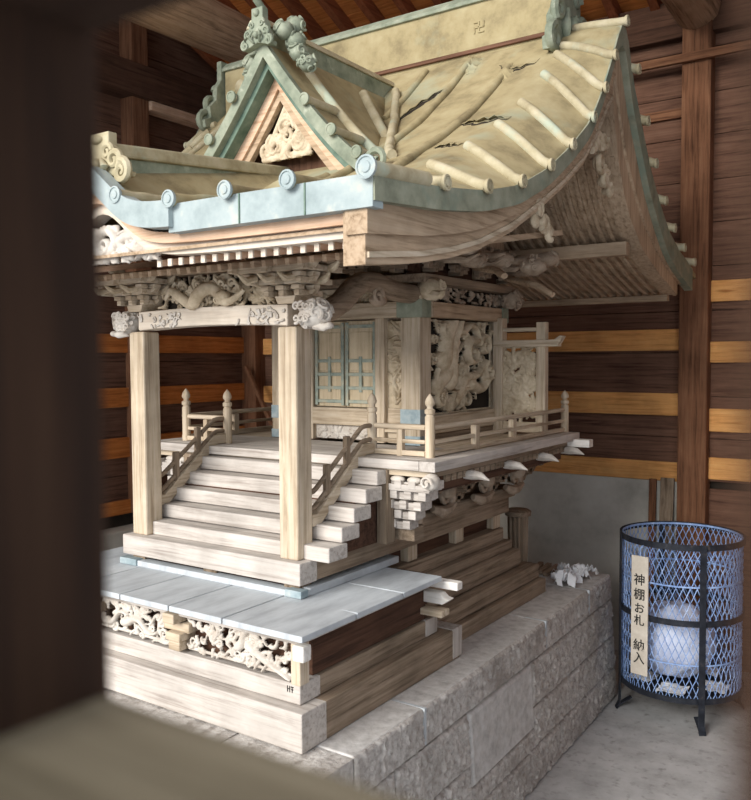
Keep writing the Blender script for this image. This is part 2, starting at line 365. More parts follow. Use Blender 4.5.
# ================================================================== STONE PLATFORM
pl = thing('stone_platform', (XC, 1, 0), 'grey rough-hewn stone block platform under the wooden shrine', 'platform')
core = MB().box(-1.30, .055, .0, 2.03, 0, .50).build('core', mortar, pl)
def xe(y, zz): return .117-.05*y/2.08+(.54-zz)*.06    # outer face of the side, slightly battered
def block(y0, y1, z0, z1, rough=.008, seed=0, mat=None, smooth_border=False):
    g = np.random.RandomState(seed); ny = max(6, int((y1-y0)/.007)); nz = max(5, int((z1-z0)/.007)); P = []
    e = .003
    N = g.rand(ny+1, nz+1); N2 = g.rand(ny//4+2, nz//4+2)
    for i in range(ny+1):
        row = []
        for j in range(nz+1):
            y = y0+e+(y1-y0-2*e)*i/ny; zz = z0+e+(z1-z0-2*e)*j/nz
            d = min(i, ny-i, j, nz-j)
            amp = rough*.75*(N[i, j]-.5)+rough*.5*(N2[i//4, j//4]-.5)
            bul = 0 if d == 0 else (amp if not smooth_border or d > 2 else .002)
            if d == 0: bul = -.006
            row.append((xe(y, zz)+bul, y, zz))
        P.append(row)
    mb = MB().grid(P, .16, (-1, 0, 0))
    return mb.build('stone_block', mat or stone, pl, smooth=True)
for i, (a, b) in enumerate(((.062, .40), (.40, 1.30), (1.30, 1.78), (1.78, 2.08))): block(a, b, .43, .54, .010, i)
for i, (a, b) in enumerate(((.062, .24), (.24, .66))): block(a, b, .27, .43, .012, 20+i)
block(.66, 1.15, .20, .43, .003, 31, stonet, True)
for i, (a, b) in enumerate(((1.15, 1.78), (1.78, 2.08))): block(a, b, .27, .43, .012, 35+i)
for i, (a, b) in enumerate(((.062, .5), (.5, .66), (1.15, 1.5), (1.5, 2.08))): block(a, b, .13, .27, .012, 40+i)
for i, (a, b) in enumerate(((.062, .8), (.8, 1.4), (1.4, 2.08))): block(a, b, .0, .13 if i != 1 else .13, .012, 50+i)
block(.66, 1.15, .13, .20, .01, 60)
for y in (.40, 1.30, 1.78):
    MB().box(.005, xe(y, .54)+.003, y-.005, y+.005, .435, .5396).build('mortar_joint', slabm, pl)
# top paving and front row
for i, (a, b) in enumerate(((.062, .40), (.40, 1.30), (1.30, 1.78), (1.78, 2.08))):
    m = MB(); m.add([(-.45, a+.002, .50), (xe(a, .54)-.012, a+.002, .50), (xe(b, .54)-.012, b-.002, .50), (-.45, b-.002, .50),
                     (-.45, a+.002, .539), (xe(a, .54)-.008, a+.002, .539), (xe(b, .54)-.008, b-.002, .539), (-.45, b-.002, .539)],
                    [(0, 3, 2, 1), (4, 5, 6, 7), (0, 1, 5, 4), (1, 2, 6, 5), (2, 3, 7, 6), (3, 0, 4, 7)])
    m.build('top_stone', stonet, pl, bevel=.004)
for i, (a, b) in enumerate(((-1.3, -.75), (-.75, -.22), (-.22, .112))):
    for j, (c, d) in enumerate(((.33, .538), (.15, .33), (0, .15))):
        P = []; g = np.random.RandomState(80+i*3+j); nx = int((b-a)/.014); nz = int((d-c)/.014)
        for p in range(nx+1):
            P.append([(a+.003+(b-a-.006)*p/nx, -.075+(.006 if min(p, nx-p, q, nz-q) == 0 else -.012*g.rand()), c+.003+(d-c-.006)*q/nz) for q in range(nz+1)])
        MB().grid(P, .13, (0, 1, 0)).build('stone_block', stone, pl, smooth=True)

# ================================================================== SHRINE
SH = thing('wooden_shrine', (XC, .9, .54), 'weathered carved wooden shrine with a curving copper-green roof and steep front steps', 'shrine')
def part(name, mb, m, parent=SH, **k):
    o = mb.build(name, m, parent, **k); ROOTINV[o.name] = Matrix.Identity(4); return o
RL = mir(0)
# --- lower front plinth
MBx = MB
lo = MB().box(RL, 0, 0, .10, .54, .639)
for a, b in ((-.10, -.001), (RL+.001, RL+.10)): part('plinth_beam', MB().box(a, b, .10, .80, .54, .6385), wood('shade', 'y'), bevel=.003)  # side beams of both tiers: darker wood, shade of these faces in the colour
pb = part('plinth_beam', lo, wood('grey', 'x'), bevel=.003)
part('beam_end', MB().box(-.09, .001, .755, .815, .545, .641), wood('grey', 'z'), pb, bevel=.003)
lo = MB().box(RL+.035, -.035, .037, .12, .640, .692)
part('plinth_beam', MB().box(-.12, -.036, .12, .70, .640, .6915), wood('shade', 'y'), bevel=.003)
pb2 = part('plinth_beam', lo, wood('grey', 'x'), bevel=.003)
part('beam_end', MB().box(-.11, -.033, .645, .715, .641, .694), wood('grey', 'z'), pb2, bevel=.003)
for (X, z0, s, t) in ((-.075, .668, .016, 'HT'),):     # two small dark marks burnt into the beam
    m = MB()
    for a, b, c, d in ((0, 0, 0, 1), (.45, 0, .45, 1), (0, .5, .45, .5), (.95, 0, .95, .9), (.7, .9, 1.2, .9), (.75, .5, 1.15, .5)):
        m.bar((X+a*s, .0364, z0+b*s), (X+c*s+1e-5, .0364, z0+d*s), .0022, .0014, (0, 1, 0))
    part('burnt_mark', m, ink, pb2)
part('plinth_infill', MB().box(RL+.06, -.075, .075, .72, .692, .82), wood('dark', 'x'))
# carved open skirt under the slabs
big = [(wav(.45, .075, -.5, .35, .9, 14), (.020, .007), .016, 0), (wav(.83, .08, -.6, .22, 1, 14), (.022, .008), .016, 0),
       (wav(.02, .03, .5, .5, -.7, 14), (.018, .007), .015, 0), (wav(.60, .03, .7, .25, -.9), (.014, .005), .014, 0)]
def skirt(xa, xb, seed):
    W = xb-xa; H = .118
    st = scrolls(W, H, int(W*170), seed, (.0075, .0028), .95, .012)
    g = random.Random(seed)
    for i in range(int(W*7)):
        st.append((wav(g.uniform(0, W*.8), g.uniform(.02, .06), g.uniform(-.4, .5), .16, g.uniform(-.9, .9), 14), (.014, .005), .016, .003))
    st.append(([(0, .008), (W, .008)], .006, .006, 0)); st.append(([(0, H-.006), (W, H-.006)], .006, .006, 0))
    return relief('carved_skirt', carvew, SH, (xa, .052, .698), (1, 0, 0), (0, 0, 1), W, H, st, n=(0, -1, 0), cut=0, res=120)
skirt(-.44, -.055, 5); skirt(-.83, -.50, 9); skirt(-1.06, -.85, 12)
for xx in (-.47, -.84):
    m = MB().box(xx-.022, xx+.022, .02, .08, .700, .726).box(xx-.028, xx+.028, .015, .08, .728, .75).box(xx-.05, xx+.05, .03, .08, .752, .778).box(xx-.022, xx+.022, .0, .08, .78, .808)
    part('bracket_block', m, wood('pale', 'x'), bevel=.003)
part('skirt_rail', MB().box(RL+.02, -.02, .02, .07, .800, .824).box(-.075, -.02, .07, .68, .800, .824), wood('grey', 'x'), bevel=.002)
part('skirt_post', MB().box(-.052, -.022, .022, .06, .695, .80), wood('pale', 'z'), bevel=.003)
part('corner_nose', MB().box(-.03, .005, .002, .035, .765, .805), wood('white', 'x'), bevel=.004)
m = MB().box(-.07, -.045, .10, .66, .695, .80)
part('skirt_panel', m, wood('dark', 'y'))
# noses at the rear end of the side skirt
part('corner_nose', MB().box(-.06, .065, .665, .70, .795, .820), wood('white', 'x'), bevel=.004)
m = MB().prism([(-.06, .75), (.02, .75), (.045, .768), (.025, .772), (.012, .785), (-.06, .785)], 'y', .65, .685); part('corner_nose', m, wood('white', 'x'), bevel=.003)
part('corner_nose', MB().box(-.06, .03, .63, .68, .715, .735), wood('pale', 'x'), bevel=.003)
# paving slabs on the plinth (mitred at the corner)
xs = [.02, -.245, -.445, -.645, -.845, mir(.02)]
g = .0025
for i in range(5):
    b, a = xs[i]-g, xs[i+1]+g
    if i == 0: m = MB().prism([(a, -.02), (.02, -.02), (.02, .20), (-.19, .235), (a, .235)], 'z', .824, .840)
    else: m = MB().box(a, b, -.02, .235, .824, .840)
    part('base_slab', m, slabm, bevel=.002)
for y0, y1 in ((.235, .43), (.435, .65)):
    part('base_slab', MB().box(-.195, .02, (y0 if y0 > .3 else .208), y1, .824, .8395), slabm, bevel=.002)
    part('base_slab', MB().box(mir(.02), mir(-.195), y0, y1, .824, .8395), slabm, bevel=.002)
# --- stair frame (sole plate, board)
FX0, FX1 = mir(-.185), -.185
m = MB().box(FX0-.005, FX1+.005, .222, .262, .840, .858).box(FX1-.04, FX1+.005, .262, .72, .840, .862)
part('sole_strip', m, slabm, bevel=.002)
part('sole_fitting', MB().box(FX0-.01, FX0+.07, .216, .25, .841, .862), bluem, bevel=.002)
part('sole_fitting', MB().box(FX1-.05, FX1+.008, .216, .25, .841, .862), bluem, bevel=.002)
for xx in (FX0+.05, FX1-.05, XC): part('foot_block', MB().box(xx-.028, xx+.028, .245, .30, .858, .875), wood('shade', 'z'), bevel=.002)
m = MB().box(FX0, FX1, .222, .30, .874, .937)
part('bottom_board', m, wood('grey', 'x'), bevel=.003)
for s in (1, -1):
    xa, xb = (FX1-.06, FX1) if s == 1 else (FX0, FX0+.06)
    part('side_sill', MB().box(xa, xb, .30, 1.56, .876, .937), wood('shade', 'y'), bevel=.003)  # darker wood carries the shade of the side below the deck
# steps
for k in range(5):
    zt = .98+.0465*k; y0 = .27+.0595*k
    m = MB().box(-.922, -.12, y0, y0+.088, zt-.043, zt)
    part('step', m, wood('grey', 'x'), bevel=.004)
m = MB().box(mir(-.16), -.16, .36, .60, .937, 1.0).box(mir(-.16), -.16, .45, .60, 1.0, 1.09).box(mir(-.16), -.16, .53, .60, 1.09, 1.155)
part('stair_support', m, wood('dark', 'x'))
for xx in (-.135, mir(-.135)): part('stair_post', MB().box(xx-.02, xx+.02, .555, .60, .937, 1.165), wood('shade', 'z'), bevel=.003)
# --- pillars
for i, xx in enumerate((-.243, -.871)):
    m = MB().box(xx-.034, xx+.034, .244, .312, .937, 1.592)
    part('pillar', m, wood('pale', 'z'), bevel=.006)
# --- deck
DR, DL, DF, DB = .06, mir(.06), .54, 1.70
m = MB().box(mir(.005), .005, DF, .585, 1.172, 1.200).box(mir(.005), .005, .587, .90, 1.176, 1.2005)
for a, b in ((.006, DR), (DL, mir(.006))): part('deck_floor', MB().box(a, b, DF, DB, 1.171, 1.201), wood('grey', 'y'), bevel=.002)
part('deck_floor', m, wood('grey', 'x'), bevel=.002)
part('deck_floor', MB().box(-.22, .005, .9, DB, 1.174, 1.2), wood('pale', 'y'), bevel=.002)
part('deck_floor', MB().box(mir(.005), mir(-.22), .9, DB, 1.174, 1.2), wood('pale', 'y'), bevel=.002)
part('deck_edge', MB().box(-.02, .035, .60, DB, 1.150, 1.173), wood('shade', 'y'), bevel=.002)
part('deck_edge', MB().box(mir(-.02)-.04, .03, .565, .60, 1.150, 1.171), wood('pale', 'x'), bevel=.002)
part('beam_end', MB().box(-.1, .125, 1.63, 1.675, 1.148, 1.178), wood('white', 'x'), bevel=.003)
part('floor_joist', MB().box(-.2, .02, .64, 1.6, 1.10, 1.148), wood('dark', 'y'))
# hall base infill
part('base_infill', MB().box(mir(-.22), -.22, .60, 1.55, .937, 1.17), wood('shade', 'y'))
part('base_beam', MB().box(-.235, -.165, .60, 1.58, .94, .985), wood('shade', 'y'), bevel=.004)
part('base_beam', MB().box(-.235, -.06, .62, .68, .94, .985), wood('shade', 'y'), bevel=.004)
# deck brackets on the side (stepped blocks, curls, beaked noses)
def side_bracket(y):
    m = MB()
    for i, (xo, zz) in enumerate(((-.16, .99), (-.12, 1.03), (-.07, 1.07), (-.03, 1.11))):
        m.box(-.22, xo, y-.014, y+.014, zz-.004, zz+.02)
        m.prism([(y-.045-.008*i, zz+.022), (y-.03, zz+.004), (y+.03, zz+.004), (y+.045+.008*i, zz+.022)], 'x', xo-.025, xo)
        for dy in (-.04-.008*i, 0, .04+.008*i): m.prism([(y+dy-.011, zz+.023), (y+dy+.011, zz+.023), (y+dy+.015, zz+.038), (y+dy-.015, zz+.038)], 'x', xo-.03, xo+.004)
    b = part('deck_bracket', m, wood('shade', 'x'), bevel=.0015)
    n = MB()
    P = []
    for t, w, dz in ((0, .010, 0), (.25, .018, .004), (.5, .022, .006), (.75, .017, .004), (1, .002, -.008)):
        P.append((t, w, dz))
    vs = []; pts = [Vector((-.02+t*.125, y, 1.128+dz)) for t, w, dz in P]; n.tube(pts, [w*1.0 for _, w, _ in P], 8, .75)
    part('beaked_nose', n, carvew, b, smooth=True)
    return b
for y in (.80, 1.09, 1.37, 1.63): side_bracket(y)
m = MB()
for k in range(26):
    y = .66+k*.038; m.box(-.01, .03, y, y+.026, 1.128, 1.148)
part('dentil_row', m, wood('shade', 'y'), bevel=.001)
for y in (.94, 1.23, 1.50):
    m = MB()
    m.spiral((-.13, y, 1.03), (0, 1, 0), (0, 0, 1), .05, 1.3, .014, -1.2, 1, 7, 20)
    m.tube([(-.13, y-.09, 1.0), (-.12, y-.05, .985), (-.12, y, .985), (-.12, y+.05, 1.0)], [.012, .02, .018, .008], 7)
    m.ball((-.115, y-.01, 1.055), .03, .035, .03, 7)
    part('carved_curl', m, carved, smooth=True)
# corner bracket under the front right of the deck, and its mirror
for s in (0, 1):
    mx = (lambda x: x) if s == 0 else mir
    m = MB()
    def bx(a, b, c, d, e, f): a, b = sorted((mx(a), mx(b))); m.box(a, b, c, d, e, f)
    for i, (xo, zz) in enumerate(((-.06, .985), (-.035, 1.017), (-.012, 1.048), (.01, 1.08), (.03, 1.112))):
        bx(-.20, xo, .60-.006*i, .635, zz-.005, zz+.018); bx(xo-.022, xo+.004, .588-.008*i, .64, zz-.001, zz+.024)
        for q in range(i+1): bx(xo-.075-q*.05, xo-.050-q*.05, .592-.008*i, .63, zz-.001, zz+.024)
    bx(-.25, .028, .562, .60, 1.104, 1.124)
    cb = part('corner_bracket', m, wood('grey', 'x'), bevel=.002)
    n = MB(); n.lathe((mx(.045), .545, 1.142), [(.004, -.028), (.02, -.02), (.026, -.006), (.026, .008), (.016, .022), (.004, .026)], 12, 'y')
    n.spiral((mx(.045), .512, 1.142), (1, 0, 0), (0, 0, 1), .02, 1.3, .004)
    for q in (-.03, -.09, -.15, -.2): n.ball((mx(q), .575, 1.138), .026, .016, .011, 6)
    part('scroll_boss', n, carvew, cb, smooth=True)
# lumps of carving below stair side
for q, (x, z) in enumerate(((-.15, 1.09), (-.12, 1.04), (-.16, 1.0), (-.09, 1.0))):
    part('carved_curl', MB().ball((x, .66, z), .035, .03, .018, 7, .05, q), carved, smooth=True)
# --- railings (newels, rails, balusters)
def newel(x, y, z0=1.2, hh=.195, r=.0155):
    m = MB().lathe((x, y, z0), [(r, 0), (r, hh*.64), (r*.8, hh*.655), (r*.8, hh*.68), (r*1.05, hh*.69), (r*1.05, hh*.75), (r*.62, hh*.77), (r*.62, hh*.80), (r*.95, hh*.83),
                                (r*1.0, hh*.87), (r*.75, hh*.93), (r*.3, hh*.975), (r*.08, hh*1.0)], 16)
    return part('newel_post', m, wood('pale', 'z'), smooth=True)
for x in (-.015, -.228, -.860, -1.072): newel(x, .64)
newel(-.0, 1.69, hh=.17); newel(mir(0), 1.69, hh=.17)
def rails(a, b, end=0):
    a = Vector(a); b = Vector(b); d = (b-a).normalized()
    for zz, r in ((1.291, .0085), (1.247, .007), (1.211, .009)):
        m = MB()
        if zz > 1.28: m.tube([a+Vector((0, 0, zz)), b+Vector((0, 0, zz))], r, 10); k = dict(smooth=True)
        else: m.bar(a+Vector((0, 0, zz)), b+Vector((0, 0, zz)), r*2, r*1.7); k = dict(bevel=.001)
        part('deck_rail', m, wood('pale', 'y' if abs(d.y) > .5 else 'x'), **k)
rails((-.015, .65, 0), (-.002, 1.69, 0)); rails((-.03, .64, 0), (-.215, .64, 0)); rails((-.875, .64, 0), (-1.06, .64, 0)); rails((mir(-.015), .65, 0), (mir(0), 1.69, 0))
for y in (.93, 1.22, 1.48):
    for X in (-.012, mir(-.012)):
        part('baluster', MB().box(X-.010, X+.010, y-.014, y+.014, 1.2, 1.283), wood('pale', 'z'), bevel=.002)
for X in (-.12, -.965): part('baluster', MB().box(X-.010, X+.010, .63, .65, 1.2, 1.283), wood('pale', 'z'), bevel=.002)
for X in (-.226, -.868):
    r = part('stair_stringer', MB().prism([(.315, 1.022), (.352, 1.022), (.585, 1.202), (.63, 1.202), (.63, 1.236), (.572, 1.236), (.34, 1.056), (.315, 1.056)], 'x', X-.014, X+.014), wood('pale', 'y'), bevel=.003)
    part('stair_rail', MB().tube([(X, .315, 1.118), (X, .335, 1.120), (X, .35, 1.128), (X, .56, 1.276), (X, .58, 1.288), (X, .60, 1.291), (X, .63, 1.291)], .0075, 10), wood('shade', 'y'), smooth=True)
    part('stair_rail', MB().tube([(X, .315, 1.070), (X, .335, 1.072), (X, .35, 1.08), (X, .57, 1.236), (X, .59, 1.246), (X, .63, 1.247)], .0075, 10), wood('shade', 'y'), smooth=True)
    for y in (.40, .50):
        z = 1.05+(y-.345)*.757; part('baluster', MB().box(X-.008, X+.008, y-.01, y+.01, z, z+.10), wood('shade', 'z'), bevel=.002)
# --- hall body
HX1, HX0, HY0, HY1 = -.22, mir(-.22), .92, 1.55
part('hall_wall', MB().box(HX0+.03, HX1-.03, HY0+.05, HY1-.02, 1.2, 2.05), wood('shade', 'z'))
for X in (HX1-.078, HX0):
    for Y in (HY0, HY1-.05):
        q = part('corner_post', MB().box(X, X+.078, Y, Y+(.078 if Y == HY0 else .05), 1.2, 1.66), wood('pale', 'z'), bevel=.004)
        if Y == HY0:
            part('post_fitting', MB().box(X-.002, X+.080, Y-.002, Y+.080, 1.275, 1.325), bluem, q, bevel=.001)
            part('post_fitting', MB().box(X-.002, X+.080, Y-.002, Y+.080, 1.2, 1.232), bluem, q, bevel=.001)
for X in (-.415, mir(-.375)): part('door_post', MB().box(X, X+.040, HY0+.01, HY0+.06, 1.2, 1.66), wood('pale', 'z'), bevel=.003)
def tallpanel(xa, seed):
    W, H = .077, .31
    g = random.Random(seed); st = [(wav(.038, .02, 1.5, .30, .55, 16, g.random()*3), (.008, .005), .012, 0)]
    for i in range(16):
        y = .02+i*.018; st.append((wav(.038+.01*sin(i), y, g.choice((.5, 2.6))+g.uniform(-.3, .3), .05, g.uniform(-1, 1), 8), (.006, .002), .009, 0))
    st += scrolls(W, H, 8, seed, (.005, .002), .6, .008)
    o = relief('carved_panel', carve, SH, (xa, HY0+.035, 1.325), (1, 0, 0), (0, 0, 1), W, H, st, n=(0, -1, 0), res=70)
    m = MB().box(xa, xa+W, HY0+.03, HY0+.05, 1.2, 1.325).box(xa, xa+W, HY0+.012, HY0+.03, 1.24, 1.25); part('panel_base', m, wood('pale', 'x'), bevel=.002)
tallpanel(-.375, 3); tallpanel(mir(-.298), 4)
for s, (xa, xb) in enumerate(((XC+.002, -.417), (mir(-.417), XC-.002))):
    d = part('door', MB().box(xa, xb, HY0+.03, HY0+.048, 1.325, 1.64).box(xa+.02, xb-.02, HY0+.026, HY0+.031, 1.35, 1.39).box(xa+.02, xb-.02, HY0+.026, HY0+.031, 1.46, 1.60), wood('door', 'z'), bevel=.002)
    m = MB()
    for zz in (1.345, 1.395, 1.445, 1.495, 1.62): m.box(xa+.003, xb-.003, HY0+.022, HY0+.027, zz-.006, zz+.006)
    for xx in (xa+.008, xb-.008, (xa+xb)/2): m.box(xx-.006, xx+.006, HY0+.020, HY0+.026, 1.33 if xx != (xa+xb)/2 else 1.38, 1.635 if xx != (xa+xb)/2 else 1.51)
    part('hinge_strap', m, teal, d, bevel=.001)
part('door_rail', MB().box(-.70, -.415, HY0+.008, HY0+.06, 1.258, 1.322), wood('pale', 'x'), bevel=.003)
relief('carved_frieze', carvew, SH, (-.70, HY0+.03, 1.205), (1, 0, 0), (0, 0, 1), .29, .05, scrolls(.29, .05, 30, 8, (.006, .002), 1.2, .008), n=(0, -1, 0), res=60)
part('head_beam', MB().box(HX0-.02, HX1+.02, HY0-.022, HY0+.06, 1.645, 1.700), wood('pale', 'x'), bevel=.004)
part('head_beam', MB().box(HX1-.06, HX1+.021, HY0+.06, HY1+.02, 1.646, 1.700), wood('roofwood', 'y'), bevel=.004)
part('beam_fitting', MB().box(HX1-.08, HX1+.024, HY0-.025, HY0+.04, 1.643, 1.703), green, bevel=.002)
part('beam_fitting', MB().box(HX1-.03, HX1+.025, HY1-.03, HY1+.024, 1.643, 1.703), green, bevel=.002)
part('side_rail', MB().box(HX1-.04, HX1+.008, HY0+.078, HY1-.05, 1.235, 1.300), wood('pale', 'y'), bevel=.003)
part('side_rail', MB().box(HX1-.04, HX1+.0, HY0+.078, HY1-.05, 1.2, 1.234), wood('shade', 'y'), bevel=.002)
# great side panel: draped figure at left, swirling clouds and claws at right
W, H = .50, .34
st = [(wav(.10, .20, 1.1, .17, .3, 12), (.055, .03), .026, 0), (wav(.05, .10, 1.0, .22, -.5, 12), (.04, .025), .022, 0), (wav(.15, .12, 1.2, .25, .4, 12), (.045, .02), .024, 0),
      (wav(.18, .05, .35, .26, .5, 14), (.035, .014), .022, 0), (wav(.10, .03, .12, .34, .35, 14), (.02, .012), .016, 0), (wav(.30, .10, .3, .18, -.6, 12), (.03, .014), .024, 0),
      (spi(.30, .22, .055, 1.3, 1, 1), (.022, .008), .028, 0), (spi(.40, .25, .045, 1.4, 3, -1), (.018, .006), .026, 0), (spi(.10, .30, .03, 1.2, 0, 1), (.014, .006), .02, 0),
      (spi(.44, .15, .04, 1.3, 2, 1), (.016, .006), .024, 0), (spi(.07, .06, .035, 1.3, 2, 1), (.014, .006), .02, 0), (wav(.22, .30, -.4, .2, .8, 12), (.02, .008), .022, 0)]
st += scrolls(.50, .34, 62, 21, (.0085, .003), .60, .016)
for i in range(26):
    a = radians(150+i*9); st.append(([(.12+.04*cos(a), .07+.03*sin(a)), (.12+.075*cos(a), .07+.06*sin(a))], (.006, .003), .02, 0))
part('panel_back', MB().box(HX1-.034, HX1-.026, HY0+.078, HY1-.05, 1.30, 1.645), voidm)  # near-black board: shade of the carving's undercuts put into its colour
relief('carved_panel', carve, SH, (HX1-.022, HY0+.078, 1.300), (0, 1, 0), (0, 0, 1), W, H, [(p, (q if isinstance(q, tuple) else (q, q)) and tuple(z*.86 for z in (q if isinstance(q, tuple) else (q, q))), h*1.7, l) for p, q, h, l in st], n=(1, 0, 0), res=200, cut=0, frame=.008)
# frieze, upper beams and eave brackets
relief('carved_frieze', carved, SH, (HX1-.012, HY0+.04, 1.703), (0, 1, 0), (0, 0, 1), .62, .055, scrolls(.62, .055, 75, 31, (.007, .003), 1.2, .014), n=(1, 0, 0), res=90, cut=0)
part('panel_back', MB().box(HX1-.035, HX1-.02, HY0+.04, HY1, 1.70, 1.762), voidm)  # dark board painting the shade behind the frieze
relief('carved_frieze', carve, SH, (HX0+.02, HY0+.02, 1.703), (1, 0, 0), (0, 0, 1), .60, .055, scrolls(.60, .055, 55, 32, (.008, .003), 1.2, .012), n=(0, -1, 0), res=80)
part('wall_plate', MB().box(HX0-.04, HX1+.04, HY0-.03, HY1+.04, 1.760, 1.790), wood('shade', 'y'), bevel=.003)
def eave_bracket(x, y, dx, dy, seed):
    m = MB(); z0 = 1.79
    for i in range(3):
        o = .03+i*.045
        a = Vector((x, y, z0+.018+i*.032)); b = a+Vector((dx*o, dy*o, 0)); m.bar(a-Vector((dx, dy, 0))*.03, b, .022, .02)
        sx, sy = -dy, dx
        c = b-Vector((dx, dy, 0))*.012
        m.bar(c+Vector((sx, sy, 0))*(.05+.01*i)+Vector((0, 0, .006)), c-Vector((sx, sy, 0))*(.05+.01*i)+Vector((0, 0, .006)), .02, .014)
        for t in (-1, 0, 1): q = c+Vector((sx, sy, 0))*t*(.04+.008*i)+Vector((0, 0, .018)); m.box(q.x-.014, q.x+.014, q.y-.014, q.y+.014, q.z-.006, q.z+.008)
    b = part('eave_bracket', m, wood('shade', 'x'), bevel=.0015)
    n = MB(); p = Vector((x+dx*.11, y+dy*.11, z0+.045)); n.tube([p-Vector((dx, dy, 0))*.05, p, p+Vector((dx*.04, dy*.04, -.006)), p+Vector((dx*.085, dy*.085, .012))], [.012, .015, .010, .003], 7)
    n.tube([p+Vector((0, 0, .03)), p+Vector((dx*.05, dy*.05, .022)), p+Vector((dx*.09, dy*.09, .03))], [.012, .014, .003], 7)
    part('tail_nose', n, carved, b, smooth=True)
for y in (.95, 1.13, 1.32, 1.52): eave_bracket(HX1+.02, y, 1, 0, int(y*100))
for x in (-.30, -.47, -.65, -.82): eave_bracket(x, HY0-.02, 0, -1, int(-x*100))
for (a, b, c) in (((-.18, 1.50, 1.82), (.04, 1.30, 1.765), (.115, 1.28, 1.725)), ((-.18, 1.25, 1.84), (.0, 1.06, 1.80), (.05, 1.02, 1.775))):
    m = MB().tube([a, b, c], [.016, .016, .013], 8, .8)
    part('tail_rafter', m, wood('roofwood', 'x'), smooth=True)
m = lump(MB(), (HX1+.045, HY0+.0, 1.735), .05, .032, .036, 11, 12); m.tube([(HX1+.06, HY0-.01, 1.72), (HX1+.10, HY0-.03, 1.712), (HX1+.12, HY0-.04, 1.725)], [.02, .012, .005], 7)
part('animal_head_nosing', m, carve, smooth=True)
m = lump(MB(), (HX1+.04, HY1+.02, 1.735), .045, .04, .034, 12, 12); part('animal_head_nosing', m, carved, smooth=True)
m = MB()
for q, (x, y, z) in enumerate(((-.08, 1.25, 1.86), (-.03, 1.38, 1.86), (-.12, 1.1, 1.85), (0, 1.5, 1.88), (-.06, 1.0, 1.84), (.03, 1.3, 1.83))):
    part('cloud_carving', lump(MB(), (x, y, z), .05, .045, .028, 60+q, 5), carved, smooth=True)
# --- side screens
for s in (0, 1):
    mx = (lambda x: x) if s == 0 else mir
    def sb(a, b): return sorted((mx(a), mx(b)))
    a, b = sb(-.038, .0); q = part('side_screen', MB().box(a, b, 1.485, 1.52, 1.2, 1.64), wood('pale', 'z'), bevel=.003)
    a, b = sb(-.22, -.18); part('screen_post', MB().box(a, b, 1.48, 1.53, 1.2, 1.66), wood('pale', 'z'), q, bevel=.003)
    m = MB(); a, b = sb(-.22, .055); m.box(a, b, 1.478, 1.515, 1.545, 1.572); a, b = sb(.045, .07); m.prism([(mx(.05), 1.545), (mx(.075), 1.585), (mx(.06), 1.587), (mx(.035), 1.572)], 'y', 1.480, 1.513)
    part('screen_arm', m, wood('pale', 'x'), q, bevel=.003)
    a, b = sb(-.19, -.03); part('screen_rail', MB().box(a, b, 1.49, 1.51, 1.605, 1.620), wood('pale', 'x'), q, bevel=.002)
    part('screen_rail', MB().box(a, b, 1.49, 1.51, 1.21, 1.245), wood('pale', 'x'), q, bevel=.002)
    a, b = sb(-.18, -.038)
    o = relief('screen_carving', carve, q, (a, 1.50, 1.245), (1, 0, 0), (0, 0, 1), .142, .30, scrolls(.142, .30, 105, 44+s, (.013, .004), .9, .012), n=(0, -1, 0), cut=0, frame=.006, res=90)
# --- canopy: lintel, nosings, bracket sets, carvings, shrimp beams
def lin(x): t = (x-XC)/.35; return .012*(1-t*t)
xs2 = [-.86+i*.62/24 for i in range(25)]
m = MB().prism([(x, 1.592+lin(x)) for x in xs2]+[(x, 1.652+lin(x)*.6) for x in xs2[::-1]], 'y', .245, .31)
L = part('lintel', m, wood('cream', 'x'), bevel=.004)
for s in (0, 1):
    stx = -.86 if s == 0 else -.44
    relief('lintel_carving', carvew, L, (stx, .243, 1.60), (1, 0, 0), (0, 0, 1), .20, .05, scrolls(.20, .05, 26, 70+s, (.004, .0015), 1.1, .004), n=(0, -1, 0), cut=0, res=80, thick=.002)
for c, sd in (((-.155, .262, 1.625), 1), ((-.925, .262, 1.622), 2)):
    m = lump(MB(), c, .050, .042, .038, sd, 16, .006)
    g = 1 if c[0] > XC else -1
    for i in range(7): m.spiral((c[0]-g*.035+g*.018*(i % 4), c[1]-.040, c[2]+.02-.034*(i//4)), (1, 0, 0), (0, 0, 1), .013, 1.3, .0045, i*1.1, g, 6, 14)
    m.tube([(c[0], c[1], c[2]-.03), (c[0]+g*.04, c[1]-.01, c[2]-.038), (c[0]+g*.06, c[1]-.015, c[2]-.035)], [.014, .012, .006], 7)
    m.ball((c[0]+g*.058, c[1]-.012, c[2]-.034), .012, .016, .010, 6)
    part('lion_head_nosing', m, carvew, smooth=True)
